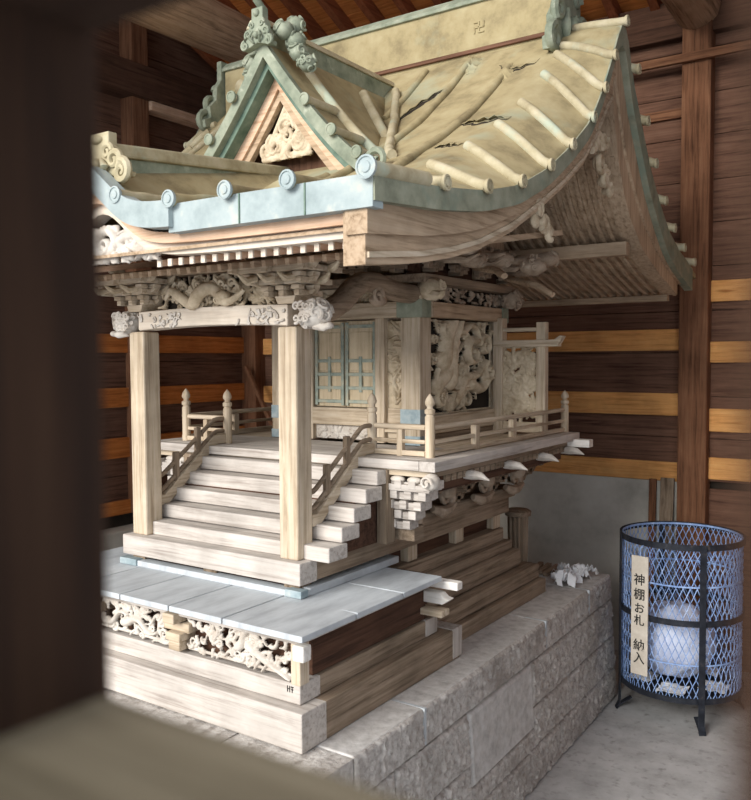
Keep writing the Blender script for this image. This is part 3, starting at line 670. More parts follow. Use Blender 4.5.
def canopy_bracket(cx, sd):
    m = MB(); cy = .278; z0 = 1.655
    m.prism([(cx-.028, z0), (cx+.028, z0), (cx+.038, z0+.022), (cx-.038, z0+.022)], 'y', cy-.038, cy+.038)
    bl = []
    for i in range(3):
        zz = z0+.024+i*.031; hw = .085+.035*i
        for fy in ([0] if i == 0 else [0, -1]):
            y = cy+fy*.045*i
            m.prism([(cx-hw, zz+.014), (cx-hw+.012, zz+.002), (cx-hw+.05, zz-.003), (cx+hw-.05, zz-.003), (cx+hw-.012, zz+.002), (cx+hw, zz+.014)], 'y', y-.010, y+.010)
            for k in (-1, -.5, 0, .5, 1):
                q = cx+k*(hw-.016); bl.append(MB()); bl[-1].prism([(q-.011, zz+.014), (q+.011, zz+.014), (q+.016, zz+.026), (q-.016, zz+.026)], 'y', y-.015, y+.015)
        for k in (-1, 0, 1): m.box(cx+k*(hw-.03)-.009, cx+k*(hw-.03)+.009, cy-.055-.035*i, cy+.05, zz-.003, zz+.012)
        for k in (-1, 0, 1): q = cx+k*(hw-.03); bl.append(MB()); bl[-1].box(q-.014, q+.014, cy-.062-.035*i, cy-.036-.035*i, zz+.013, zz+.025)
    b = part('bracket_set', m, wood('pale', 'x'), bevel=.0015); [part('bearing_block', q, wood('pale', 'x'), b, bevel=.0015) for q in bl]
    for sx in (-1, 1):
        for i in (1, 2):
            n = MB()
            zz = z0+.03+i*.030; hw = .085+.03*i
            n.tube([(cx+sx*(hw-.03), cy, zz), (cx+sx*(hw+.01), cy-.015, zz+.004), (cx+sx*(hw+.035), cy-.03, zz+.016)], [.012, .011, .003], 6)
            part('bracket_nose', n, carve, b, smooth=True)
    for k in (-1, 0, 1):
        n = MB(); n.tube([(cx+k*.07, cy-.08, z0+.07), (cx+k*.07, cy-.12, z0+.06), (cx+k*.07, cy-.15, z0+.075)], [.010, .010, .003], 6)
        part('bracket_nose', n, carve, b, smooth=True)
canopy_bracket(-.243, 1); canopy_bracket(-.871, 2)
relief('carved_panel', carve, SH, (-.80, .285, 1.658), (1, 0, 0), (0, 0, 1), .49, .10, scrolls(.49, .10, 105, 77, (.008, .003), 1.1, .014), n=(0, -1, 0), res=120, cut=0)
part('panel_back', MB().box(-.80, -.31, .294, .306, 1.658, 1.758), voidm)  # dark board painting the shade between the canopy carvings
m = MB(); c = (XC+.0, .255, 1.70)
for i in range(22):
    g = random.Random(i+300); t = i/21; x = -.70+.27*t
    m.spiral((x, .25+.01*g.random(), 1.672+.055*g.random()), (1, 0, 0), (0, -.3, 1), g.uniform(.014, .028), g.uniform(1, 1.6), .006, g.uniform(0, 6), g.choice((-1, 1)), 6, 16)
m.tube([(-.73+.33*i/24, .235+.01*cos(i*.8), 1.69+.022*sin(i*.55)) for i in range(25)], [.006+.014*sin(pi*i/24) for i in range(25)], 8)
m.ball((-.47, .228, 1.685), .026, .022, .018, 8, .08, 4)
part('dragon_carving', m, carve, smooth=True)
part('canopy_plate', MB().box(-1.02, -.08, .255, .30, 1.760, 1.774), wood('roofwood', 'x'), bevel=.002)
for X in (-.243, -.871):
    pts = [(X, .30, 1.640), (X, .36, 1.632), (X, .43, 1.642), (X, .50, 1.672), (X, .555, 1.715), (X, .61, 1.742), (X, .68, 1.745), (X, .76, 1.728), (X, .84, 1.722), (X, .92, 1.722)]
    sm = []
    for i in range(len(pts)-1):
        a, b = Vector(pts[i]), Vector(pts[i+1]); sm += [a.lerp(b, t) for t in (0, .5)]
    sm.append(Vector(pts[-1]))
    rb = part('rainbow_beam', MB().tube(sm, .041, 14, .8), wood('shade', 'y'), smooth=True)
    m = MB(); m.spiral((X+(.028 if X > XC else -.028), .66, 1.70), (0, 1, 0), (0, 0, 1), .03, 1.4, .007); m.ball((X, .70, 1.69), .022, .04, .022, 7)
    part('carved_curl', m, carved, rb, smooth=True)

# --- ROOF -------------------------------------------------------------
Fp = [(-.17, 1.862), (.093, 1.880), (.301, 1.906), (.501, 1.952), (.692, 2.03), (.856, 2.122), (1.031, 2.238), (1.138, 2.358), (1.232, 2.49), (1.33, 2.64), (1.36, 2.655), (1.385, 2.64),
      (1.446, 2.49), (1.562, 2.35), (1.673, 2.215), (1.81, 2.10), (1.942, 2.01), (2.098, 1.95), (2.40, 1.875)]
Gp = [(-.17, 1.862), (.1, 1.905), (.3, 1.975), (.5, 2.062), (.69, 2.160), (.9, 2.290), (1.1, 2.445), (1.25, 2.58), (1.33, 2.655), (1.36, 2.665), (1.39, 2.655), (1.47, 2.55), (1.6, 2.39), (1.75, 2.23), (1.942, 2.08), (2.1, 2.0), (2.40, 1.895)]
def smoothcurve(P):
    y = np.array([p[0] for p in P]); z = np.array([p[1] for p in P]); yy = np.linspace(y[0], y[-1], 400); zz = np.interp(yy, y, z)
    k = np.ones(13)/13; pad = np.concatenate([2*zz[0]-zz[6:0:-1], zz, 2*zz[-1]-zz[-2:-8:-1]]); return yy, np.convolve(pad, k, 'valid')
FY, FZ = smoothcurve(Fp); GY, GZ = smoothcurve(Gp)
def F(y): return float(np.interp(y, FY, FZ))
def G(y): return float(np.interp(y, GY, GZ))
XV, XVL = .335, -1.66
def bell(x): d = abs(x-XC); return math.exp(-(d/.125)**2)+.10*math.exp(-((d-.0)/.3)**2)
def S(x, y):
    t = max((x-.13)/(XV-.13), (XVL+.205-x)/.205, 0); t = min(t, 1)
    z = G(y)*(1-t**1.6)+F(y)*t**1.6
    if y < .8:
        kz = 1.862+(.115+.17*(y+.17))*bell(x)-.01; e = max(0, 1-(y+.17)/.9)
        h = .012; z = .5*(z+kz+math.sqrt((z-kz)**2+h*h)) if kz > z-.15 else z
    return z
RF = part('roof', MB(), roofm)
bpy.data.objects.remove(RF)
def ylist(a, b, n): return [a+(b-a)*i/n for i in range(n+1)]
xg = ylist(XVL, XV, 110)
rs = MB().grid([[(x, y, S(x, y)) for y in ylist(-.165, 1.36, 70)] for x in xg], .022)
RF = part('roof', rs, roofm, smooth=True)
rb = MB().grid([[(x, y, S(x, y)) for y in ylist(1.36, 2.40, 40)] for x in ylist(XVL, XV, 40)], .022)
part('rear_slope', rb, roofm, RF, smooth=True)
# wooden soffit under the roof
Bb = [(-.15, 1.690), (.054, 1.712), (.2, 1.738), (.339, 1.772), (.52, 1.835), (.704, 1.920), (.88, 2.01), (1.053, 2.112), (1.18, 2.22), (1.283, 2.335), (1.34, 2.38),
      (1.40, 2.20), (1.47, 2.09), (1.551, 2.008), (1.696, 1.916), (1.92, 1.842), (2.204, 1.774), (2.4, 1.74)]
def vbot(y): return float(np.interp(y, [p[0] for p in Bb], [p[1] for p in Bb]))
def U(y):
    return min(max(1.772+(y+.14)*.17 if y < .95 else 0, vbot(y)+.030), F(y)-.055)
so = MB().grid([[(x, y, U(y)) for y in ylist(-.13, 2.30, 90)] for x in (XVL+.06, XV-.07)], .008)
part('soffit', so, wood('roofwood', 'y'), smooth=True)
part('attic_wall', MB().prism([(.92, 1.79), (1.55, 1.79), (1.55, 1.98), (1.40, 2.18), (1.34, 2.36), (1.2, 2.2), (1.0, 2.05), (.92, 1.93)], 'x', HX1-.05, HX1), wood('dark', 'y'))
part('attic_post', MB().box(HX1-.0, HX1+.03, 1.30, 1.35, 1.8, 2.3).box(HX1, HX1+.03, .93, 1.52, 1.93, 1.98), wood('roofwood', 'z'), bevel=.003)
# edge boards (copper) along the front eave, with the raised centre
def strip(xa, xb, y0, y1, zb, zt, n=40):
    q = ylist(xa, xb, n); m = MB()
    P = [[(x, y0, zt(x)), (x, y0, zb(x))] for x in q]
    return MB().grid(P, y1-y0, (0, 1, 0))
bb = lambda x: .118*bell(x)
part('eave_edge', strip(XC+.31, XV, -.172, -.135, lambda x: 1.800, lambda x: 1.866), skylitc, RF, smooth=False)
part('eave_edge', strip(XC-.31, XC+.325, -.186, -.140, lambda x: 1.808+bb(x), lambda x: 1.870+bb(x), 60), skylitc, RF)
part('eave_edge', strip(XVL, XC-.31, -.172, -.135, lambda x: 1.800, lambda x: 1.866), skylitc, RF)
for xx in (.165, -.02): part('edge_seam', MB().box(xx-.001, xx+.002, -.175, -.17, 1.80, 1.866), dgreen, RF)
part('eave_board', strip(XVL+.02, .245, -.140, -.09, lambda x: 1.777+bb(x), lambda x: 1.803+bb(x), 90), wood('fresh', 'x'))
part('eave_board', strip(XVL+.03, .235, -.120, -.075, lambda x: 1.752+bb(x), lambda x: 1.778+bb(x), 90), wood('cream', 'x'))
# karahafu inner pendant
W = .42; st = scrolls(W, .10, 60, 91, (.013, .004), 1.0, .018); st.append((wav(.03, .02, .3, .4, -.5, 16), (.022, .012), .02, 0)); st.append((spi(.21, .05, .045, 1.4), (.016, .006), .024, 0))
relief('gable_pendant', carvew, SH, (XC-.21, -.10, 1.752), (1, 0, 0), (0, 0, 1), W, .10, st, n=(0, -1, 0), cut=0, res=110)
# rafters
for k in range(48):
    x = XVL+.10+k*.0386
    if abs(x-XC) < .17: continue
    f = part('flying_rafter', MB().bar((x, -.098, 1.743), (x, .34, 1.818), .013, .016), wood('fresh', 'y'))
    part('white_tip', MB().box(x-.0068, x+.0068, -.101, -.096, 1.734, 1.752), wood('cream', 'y'), f)
for k in range(48):
    x = XVL+.12+k*.0386
    part('base_rafter', MB().bar((x, .05, 1.742), (x, .95, 1.89), .013, .016), wood('roofwood', 'y'))
for k in range(51):
    x = XVL+.07+k*.0375
    ys = ylist(1.40, 2.24, 9); m = MB()
    for i in range(9): m.bar((x, ys[i], U(ys[i])-.017), (x, ys[i+1]+.004, U(ys[i+1])-.017), .013, .020)
    part('rear_rafter', m, wood('roofwood', 'y'))
part('eave_purlin', MB().box(XVL+.1, XV-.07, 1.625, 1.675, U(1.65)-.085, U(1.65)-.034), wood('roofwood', 'x'), bevel=.003)
part('eave_purlin', MB().box(XVL+.1, XV-.07, 2.20, 2.235, U(2.21)-.055, U(2.21)-.028), wood('roofwood', 'x'), bevel=.003)
# verge: copper edge, bargeboards, short rolls with round caps
def edgew(y): return .048 if y < 1.36 else .10
for X0, sg in ((XV, 1), (XVL, -1)):
    def bnd(x0, x1, top, bot, y0, y1, n=70):
        q = ylist(y0, y1, n); P = [[(x1, y, top(y)), (x1, y, bot(y))] for y in q]
        return MB().grid(P, abs(x1-x0), (-sg, 0, 0))
    ew = lambda y: .050 if y < 1.30 else min(.050+(y-1.30)*.5, .095)
    part('verge_edge', bnd(X0-sg*.03, X0+sg*.004, lambda y: F(y)+.001, lambda y: F(y)-ew(y), -.17, 2.33), vergem, RF)
    for ya, yb, ax in ((-.162, 1.34, 'y'), (1.34, 2.24, 'z')):
        m = bnd(X0-sg*.075, X0-sg*.02, lambda y: F(y)-.02, lambda y: vbot(y)+.018+.35*(F(y)-.05-vbot(y)), ya, yb)
        bgd = part('bargeboard', m, wood('roofwood', ax))
        m = bnd(X0-sg*.085, X0-sg*.030, lambda y: F(y)-.055, lambda y: vbot(y), ya+.007, yb-.03 if ax == 'z' else yb)
        part('lower_board', m, wood('roofwood', ax), bgd)
    m = bnd(X0-sg*.034, X0-sg*.024, lambda y: vbot(y)+.026, lambda y: vbot(y)+.014, -.15, 1.33)
    part('moulding', m, wood('pale', 'y'), bgd)
def roll(path, r, name='tile_roll', cap=True, capdir=None):
    o = part(name, MB().tube(path, r, 10), rollm, RF, smooth=True)
    return o
def cap(c, ax, r=.0205, sg=-1, parent=None, m=None):
    pr = [(r*.9, 0), (r, .003*sg), (r, .010*sg), (r*.82, .011*sg), (r*.78, .008*sg), (r*.5, .008*sg), (r*.45, .011*sg), (r*.1, .012*sg)]
    part('roll_cap', MB().lathe(c, pr, 16, ax), m or green, RF, smooth=True)
vy = (-.127, .093, .301, .501, .692, .856, 1.031, 1.138, 1.232, 1.345)
for i, y in enumerate(vy):
    if i == 0: continue
    for X0, sg in ((XV, 1), (XVL, -1)):
        path = []
        for j in range(9):
            x = X0-sg*(.175-.185*j/8); yy = y+.05*(1-j/8)**2*(1 if y < 1.2 else 0); path.append((x, yy, S(x, yy)+.008))
        roll(path, .015); cap((X0+sg*.010, y, F(y)+.008), 'x', .0185, sg, m=rollm)
for y in (1.446, 1.562, 1.673, 1.81, 1.942, 2.098, 2.27):
    roll([(XV-.14, y, S(XV-.14, y)+.008), (XV-.06, y, S(XV-.06, y)+.008), (XV+.022, y, F(y)+.008)], .016); cap((XV+.020, y, F(y)+.008), 'x', .0185, 1, m=rollm)
    roll([(XVL+.14, y, S(XVL+.14, y)+.008), (XVL-.022, y, F(y)+.008)], .016)
for x in (.13, -.05, -.23, -.42, -.69, -.87, -1.06, -1.24, -1.42):
    ye = 1.27 if abs(x-XC) > .42 else .42
    ye = {-.42: .30, -.69: .30}.get(x, ye)
    sw = {.13: -.14, -.05: -.16}.get(x, 0)
    path = [(x+sw*min(1, (y+.178)/.75), y, S(x+sw*min(1, (y+.178)/.75), y)+.009-.006*min(1, (y+.178)/.5)) for y in ylist(-.178, ye-(.10 if x == .13 else 0), 34)]
    part('tile_roll', MB().tube(path, [.0155+.001*sin(k*1.3) for k in range(35)], 10), rollm if x < -.3 else roofm, RF, smooth=True); cap((x, -.180, S(x, -.165)+.009), 'y', .021, -1, m=skylitc)
part('tile_roll', MB().tube([(-.40, y, S(-.40, y)+.002) for y in ylist(.98, 1.27, 10)], .014, 10), roofm, RF, smooth=True)
for X0 in (XV-.005, XVL+.005):
    roll([(X0, y, F(y)+.012) for y in ylist(-.178, .04, 6)], .018); cap((X0, -.18, F(-.165)+.012), 'y', .024, -1, m=skylitc)
# raised seams between rolls, and torn sheet flaps
for x in (-.79, -.97, -1.15):
    ye = 1.25 if abs(x-XC) > .42 else .40
    part('sheet_seam', MB().tube([(x, y, S(x, y)+.001) for y in ylist(-.15, ye, 20)], .003, 5), roofm, RF, smooth=True)
def flap(x, y, w, l, lift, a=0):
    P = []
    for i in range(7):
        row = []
        for j in range(5):
            u = (i/6-.5)*l; v = (j/4-.5)*w; xx = x+u*cos(a)-v*sin(a); yy = y+u*sin(a)+v*cos(a)
            row.append((xx, yy, S(xx, yy)+.003+lift*(j/4)**2*sin(pi*i/6)))
        P.append(row)
    f = part('torn_sheet', MB().grid(P, .002), roofm, RF, smooth=True)
    P = [[(p[0], p[1], S(p[0], p[1])+.0015) for p in (row[2], row[4])] for row in P]
    part('exposed_gap', MB().grid(P, .001), voidm, RF)
def tear(P, w, lip=.006):
    n = 14; L = []
    for k in range(n+1):
        t = k/n*(len(P)-1); i = min(int(t), len(P)-2); f = t-i
        L.append(Vector((P[i][0]*(1-f)+P[i+1][0]*f+.004*sin(k*2.1), P[i][1]*(1-f)+P[i+1][1]*f+.004*cos(k*1.7), 0)))
    d = (L[-1]-L[0]).normalized(); q = Vector((-d.y, d.x, 0)); g1 = []; g2 = []
    for k, p in enumerate(L):
        ww = w*sin(pi*k/n)*(1+.3*sin(k*1.9)); a = p; b = p+q*ww
        g1.append([(a.x, a.y, S(a.x, a.y)+.0012), (b.x, b.y, S(b.x, b.y)+.0012)])
        c = b+q*.022; g2.append([(b.x, b.y, S(b.x, b.y)+.003+lip*sin(pi*k/n)*(1+.4*sin(k*2.7))), ((b.x+c.x)/2, (b.y+c.y)/2, S((b.x+c.x)/2, (b.y+c.y)/2)+.003+lip*.5*sin(pi*k/n)), (c.x, c.y, S(c.x, c.y)+.0015)])
    part('exposed_gap', MB().grid(g1, .001), voidm, RF); part('torn_sheet', MB().grid(g2, .0015), roofm, RF, smooth=True)
tear([(-.33, .93), (-.225, 1.14)], .020); tear([(-.235, 1.30), (-.205, 1.20)], .012, .02); tear([(-.205, 1.29), (-.18, 1.19)], .010, .015)
tear([(-.06, 1.20), (.02, 1.14), (.10, 1.17)], .010); tear([(-.005, 1.16), (-.02, 1.10)], .012, .02); tear([(0, .80), (.08, .77), (.17, .80)], .014, .012); tear([(.02, .60), (.12, .58)], .008, .006)
flap(-.33, .35, .05, .22, .03, .1)
# main ridge
RY = 1.36
m = MB().box(-1.50, .11, RY-.052, RY+.052, 2.62, 2.83)
rg = part('ridge', m, roofm, bevel=.004)
part('ridge_cap', MB().prism([(RY-.064, 2.825), (RY-.064, 2.838), (RY-.03, 2.87), (RY+.03, 2.87), (RY+.064, 2.838), (RY+.064, 2.825)], 'x', -1.52, .13), green, rg, bevel=.003)
part('ridge_foot', MB().box(-1.42, .11, RY-.066, RY+.066, 2.642, 2.656), wood('plank', 'x'), rg, bevel=.002)
# crest on the ridge: a small raised manji
cxm, czm, a = -.193, 2.735, .022; yb = RY-.0525
m = MB()
def bb2(x0, x1, z0, z1): m.box(cxm+x0*a, cxm+x1*a, yb-.004, yb+.006, czm+z0*a, czm+z1*a)
bb2(-1, 1, -.16, .16); bb2(-.16, .16, -1, 1); bb2(-1, -.16, .72, 1.02) if False else None
bb2(-1.0, -.1, .70, 1.0); bb2(.1, 1.0, -1.0, -.70); bb2(-1.0, -.70, -1.0, .1); bb2(.70, 1.0, -.1, 1.0)
part('crest', m, roofm, rg, bevel=.002)
part('crest', MB().lathe((-1.40, RY-.052, 2.74), [(.032, 0), (.032, -.006), (.026, -.012), (.008, -.014)], 18, 'y'), rollm, rg, smooth=True)
# --- ornamental ridge-end tiles
def oni(name, c, R, wd, ht, mat, matc, rod=0, seed=0, parent=SH):
    """c: foot centre; R: 2x2 dir (side vector s, outward vector o)"""
    s, o = Vector(R[0]), Vector(R[1]); c = Vector(c); z = Vector((0, 0, 1)); m = MB()
    out = [(-.5, 0), (-.52, .10), (-.40, .16), (-.42, .30), (-.30, .42), (-.28, .60), (-.20, .72), (-.20, .98), (.20, .98), (.20, .72), (.28, .60), (.30, .42), (.42, .30), (.40, .16), (.52, .10), (.5, 0), (.25, .05), (0, .12), (-.25, .05)]
    k = len(out); vs = [c+s*a*wd+z*b*ht+o*t for t in (-.012, .016) for a, b in out]
    m.add(vs, [tuple(range(k)), tuple(range(k, 2*k))[::-1]]+[(i, (i+1) % k, (i+1) % k+k, i+k) for i in range(k)])
    b = part(name, m, mat, parent, bevel=.003)
    for sg in (-1, 1):
        n = MB()
        n.spiral(c+s*sg*.42*wd+z*.10*ht+o*.018, s*sg, z, .13*wd, 1.5, .05*wd, pi*.5, -1, 7, 20)
        n.spiral(c+s*sg*.30*wd+z*.36*ht+o*.018, s*sg, z, .12*wd, 1.4, .045*wd, -pi*.3, 1, 7, 20)
        n.spiral(c+s*sg*.18*wd+z*.56*ht+o*.018, s*sg, z, .09*wd, 1.3, .035*wd, 0, 1, 7, 18)
        n.tube([c+s*sg*.1*wd+z*.12*ht+o*.02, c+s*sg*.2*wd+z*.25*ht+o*.03, c+s*sg*.1*wd+z*.42*ht+o*.022], [.03*wd, .05*wd, .02*wd], 7)
        part('scroll_carving', n, matc, b, smooth=True)
    n = MB()
    q = c+z*.30*ht+o*.02; n.ball(q, .09*wd, .09*wd, .09*wd, 8, .05, seed)
    q = c+z*.84*ht+o*.016; n.ball(q, .10*wd if abs(s.x) > .5 else .012, .012 if abs(s.x) > .5 else .10*wd, .09*ht, 8)
    part('tile_boss', n, matc, b, smooth=True)
    if rod:
        n = MB(); a0 = c+z*.98*ht
        n.tube([a0-o*.02, a0+o*rod*.35+z*rod*.45, a0+o*rod*.6+z*rod*1.1], [.012, .012, .015], 10); part('finial_rod', n, mat, b, smooth=True)
    return b
oni('ridge_end_tile', (.125, RY, 2.55), ((0, 1, 0), (1, 0, 0)), .36, .42, green, green, 0, 1)
oni('ridge_end_tile', (-1.52, RY, 2.55), ((0, 1, 0), (-1, 0, 0)), .34, .33, green, green, 0, 2)
oni('ridge_end_tile', (XC, -.115, 1.965), ((1, 0, 0), (0, -1, 0)), .23, .125, rollm, rollm, 0, 3)
# karahafu ridge running back to the dormer
m = MB().prism([(-.10, 2.03), (.62, 2.10), (.62, 2.135), (-.10, 2.065)], 'x', XC-.035, XC+.035)
kr = part('gable_ridge', m, rollm, bevel=.006)
part('ridge_foot', MB().prism([(-.09, 1.94), (.62, 2.02), (.62, 2.10), (-.09, 2.03)], 'x', XC-.022, XC+.022), green, kr)
# --- dormer gable
XD = -.51
GW, GT, GB = .415, 2.49, 2.06; GYF = .50
def gz(t): return GB+(GT-GB)*(1-t)**1.32
def yend(z):
    y = .4
    while y < 1.3 and G(y) < z+.0: y += .01
    return y+.04
DG = None
for sg in (1, -1):
    P = []
    for i in range(25):
        t = i/24; zz = gz(t); ye = max(yend(zz-.03), GYF+.10); P.append([(XD+sg*GW*t, GYF-.02+(ye-GYF+.02)*j/10, zz-.012*0) for j in range(11)])
    m = MB().grid(P, .03)
    if DG is None: DG = part('dormer_gable', m, roofm, smooth=True)
    else: part('dormer_slope', m, roofm, DG, smooth=True)
    def bandg(y0, y1, top, bot, t0=0, t1=1):
        q = ylist(t0, t1, 24); return MB().grid([[(XD+sg*GW*t, y0, gz(t)+top), (XD+sg*GW*t, y0, gz(t)+bot*(1 if t > .1 else 1))] for t in q], y1-y0, (0, 1, 0))
    part('gable_edge', bandg(GYF-.04, GYF-.015, .008, -.045), green, DG)
    part('gable_soffit', bandg(GYF-.015, GYF+.05, -.03, -.075), dgreen, DG)
    part('gable_bargeboard', bandg(GYF+.03, GYF+.055, -.068, -.125, 0, .94), wood('fresh', 'x'), DG)
    part('gable_bargeboard', bandg(GYF+.04, GYF+.062, -.12, -.160, 0, .85), wood('roofwood', 'x'), DG)
    # rolls
    for t in ((.42, .66, .88) if sg > 0 else (.3, .55, .8)):
        x = XD+sg*GW*t; zz = gz(t)+.012
        part('tile_roll', MB().tube([(x, GYF-.05, zz), (x, GYF+.10, zz)], .014, 10), rollm, DG, smooth=True)
        part('roll_cap', MB().lathe((x, GYF-.048, zz), [(.016, 0), (.019, -.002), (.019, -.009), (.013, -.011), (.012, -.009), (.002, -.010)], 14, 'y'), green, DG, smooth=True)
    ts = ylist(.12, 1.0, 16)
    part('tile_roll', MB().tube([(XD+sg*GW*t, GYF+.12, gz(t)+.010) for t in ts], .017, 10), rollm, DG, smooth=True)
    ts = ylist(.10, .80, 16)
    part('tile_roll', MB().tube([(XD+sg*GW*t, GYF+.22+.25*(1-t), gz(t)+.012) for t in ts], .018, 10), rollm, DG, smooth=True)
    # foot scrolls
    n = MB(); n.spiral((XD+sg*(GW+.005), GYF-.03, GB+.01), (sg, 0, 0), (0, 0, 1), .035, 1.3, .012, pi, -1); part('foot_scroll', n, green if sg > 0 else skylitc, DG, smooth=True)
m = MB().prism([(XD-GW*.85, GB+.0), (XD+GW*.85, GB+.0), (XD+GW*.3, gz(.3)-.10), (XD, GT-.12), (XD-GW*.3, gz(.3)-.10)], 'y', GYF+.10, GYF+.12)
part('gable_infill', m, wood('dark', 'z'), DG)
W, H = .24, .17
st = [q for q in scrolls(W, H, 44, 55, (.014, .005), 1.0, .016) if all(abs(p[0]-W/2) < (H+.03-p[1])*.75 for p in q[0])]
for a in range(7):
    for b in range(6-a//2):
        pass
st += [(spi(W/2, .10, .035, 1.3), (.010, .004), .016, 0), (spi(W/2-.05, .05, .035, 1.3, 2), (.010, .004), .016, 0), (spi(W/2+.05, .05, .035, 1.3, 1, -1), (.010, .004), .016, 0), ([(W*.1, .012), (W*.9, .012)], .012, .012, 0), ([(W*.12, .015), (W/2, H), (W*.88, .015)], .010, .012, 0)]
relief('gable_pendant', carve, DG, (XD-W/2+.01, GYF+.062, GB+.085), (1, 0, 0), (0, 0, 1), W, H, st, n=(0, -1, 0), cut=0, res=100)
part('gable_ridge', MB().box(XC-.034, XC+.034, GYF-.02, RY-.05, 2.47, 2.555), green, DG, bevel=.004)
part('gable_ridge', MB().prism([(XC-.044, 2.553), (XC+.044, 2.553), (XC+.025, 2.58), (XC-.025, 2.58)], 'y', GYF-.02, RY-.05), rollm, DG, bevel=.004)
o = oni('ridge_end_tile', (XD, GYF-.05, 2.465), ((1, 0, 0), (0, -1, 0)), .115, .125, green, green, .05, 5)
for sg in (1, -1):
    for q, (x, y, z) in enumerate(((.055, .0, 2.525), (.078, .03, 2.495), (.095, .02, 2.455), (.060, .05, 2.555), (.115, .04, 2.425))):
        part('cloud_carving', lump(MB(), (XD+sg*x, GYF+y, z), .030, .03, .027, 90+q+sg, 6, .005), green, DG, smooth=True)
# valley rolls beside the dormer
part('valley_roll', MB().tube([(XD+GW*t+.02, yend(gz(t))+.0, G(yend(gz(t)))+.012) for t in ylist(.05, .95, 16)], .016, 8), rollm, RF, smooth=True)
part('valley_roll', MB().tube([(XD-GW*t-.02, yend(gz(t))+.0, G(yend(gz(t)))+.012) for t in ylist(.05, .95, 16)], .016, 8), rollm, RF, smooth=True)
# gegyo pendants of the big gable
for X, sg in ((XV-.03, 1), (XVL+.03, -1)):
    m = MB(); n = 0
    for (y, z, r) in ((1.20, 2.28, .05), (1.22, 2.22, .05), (1.25, 2.16, .045), (1.30, 2.11, .04), (1.28, 2.24, .04), (1.17, 2.21, .035), (1.34, 2.08, .025)):
        m.spiral((X-sg*.01, y, z), (0, 1, 0), (0, 0, 1), r*.8, 1.4, .012, y*20, 1 if n % 2 else -1, 7, 18); m.ball((X-sg*.02, y, z), .018, r*.6, r*.6, 7, .05, n); n += 1
    part('gable_pendant', m, carve, smooth=True)
    m = MB()
    for i, (y, z, r) in enumerate(((.72, 1.925, .035), (.76, 1.895, .035), (.80, 1.87, .028), (.70, 1.89, .022))):
        m.spiral((X-sg*.005, y, z), (0, 1, 0), (0, 0, 1), r*.8, 1.4, .010, y*30, 1 if i % 2 else -1, 7, 18); m.ball((X-sg*.01, y, z), .014, r*.6, r*.6, 7, .05, i)
    part('gable_pendant', m, carve, smooth=True)

# --- rear hall base: stepped sills, stub posts, panels
for s in (0, 1):
    mx = (lambda x: x) if s == 0 else mir
    def bx(a, b, c, d, e, f): a, b = sorted((mx(a), mx(b))); return MB().box(a, b, c, d, e, f)
    part('base_sill', bx(-.4, -.18, .72, 1.50, .77, .822), wood('shade', 'y'), bevel=.004)  # sills in darker wood: shade under the deck put into the colour
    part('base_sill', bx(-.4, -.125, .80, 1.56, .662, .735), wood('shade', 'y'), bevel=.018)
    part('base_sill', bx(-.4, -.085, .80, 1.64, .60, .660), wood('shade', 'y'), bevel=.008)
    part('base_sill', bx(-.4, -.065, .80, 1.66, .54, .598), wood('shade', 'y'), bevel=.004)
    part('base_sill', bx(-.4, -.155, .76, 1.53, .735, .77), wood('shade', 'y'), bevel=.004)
    for y in (.80, 1.13, 1.44): part('stub_post', bx(-.25, -.195, y, y+.06, .822, .88), wood('pale', 'z'), bevel=.003)
    part('base_panel', bx(-.25, -.225, .70, 1.52, .80, .88), wood('dark', 'y'))
part('base_panel', MB().box(mir(-.25), -.25, .30, 1.52, .56, .937), wood('dark', 'y'))

# ================================================================== SMALL THINGS
# ribbed wooden tub behind the shrine base
t = thing('ribbed_tub', (-.235, 1.80, .54), 'dark ribbed wooden tub with a flat lid behind the shrine base', 'tub')
MB().lathe((-.255, 1.80, .541), [(.036, 0), (.040, .1), (.042, .27), (.042, .272)], 80, 'z', .09, 12).build('body', wood('shade', 'z'), t)
MB().lathe((-.255, 1.80, .8135), [(.044, 0), (.056, .004), (.058, .022), (.045, .03)], 30).build('lid', wood('shade', 'x'), t, smooth=True)
# sticks and crumpled paper on the platform
sx = [((-.195, 1.90), (-.215, 2.06)), ((-.160, 1.88), (-.175, 2.06)), ((-.235, 1.92), (-.255, 2.06))]
for i, (a, b) in enumerate(sx):
    m = MB().bar((a[0], a[1], .549), (b[0], b[1], .549), .022, .018)
    tag(m.build('wooden_stick', wood('shade', 'y'), None, bevel=.002), ('short grey stick lying in the middle, behind the crumpled paper', 'short grey stick lying nearest the crumpled paper on the platform', 'short grey stick lying farthest left behind the crumpled paper')[i], 'stick')
g = random.Random(12); m = MB()
for i in range(24):
    x = -.066+g.uniform(-.05, .075); y = 1.83+g.uniform(-.07, .15); a = g.uniform(0, 6.28); P = []; wd = g.uniform(.009, .017); L = g.uniform(.06, .11); tl = g.uniform(-.9, .9); zb = .548+.022*g.random()
    for j in range(9):
        t = j/8-.5; fold = .009*(1 if j % 2 else -1)
        cx_, cy_ = x+t*L*cos(a), y+t*L*sin(a)
        P.append([(cx_-sin(a)*q*wd, cy_+cos(a)*q*wd, max(.5445, zb+fold+.012*q*tl+.02*cos(t*3))) for q in (-1, -.3, .3, 1)])
    m.grid(P, .0015)
tag(m.build('crumpled_paper', paper, None), 'crumpled white paper streamers lying on the rear corner of the stone platform', 'paper')
# leaning stick by the rear left corner
m = MB().bar((-1.55, 2.40, .004), (-2.53, 2.52, 1.46), .025, .025)
tag(m.build('leaning_pole', wood('post', 'z'), None, bevel=.003), 'thin wooden pole leaning in the dark corner behind the steps', 'pole')

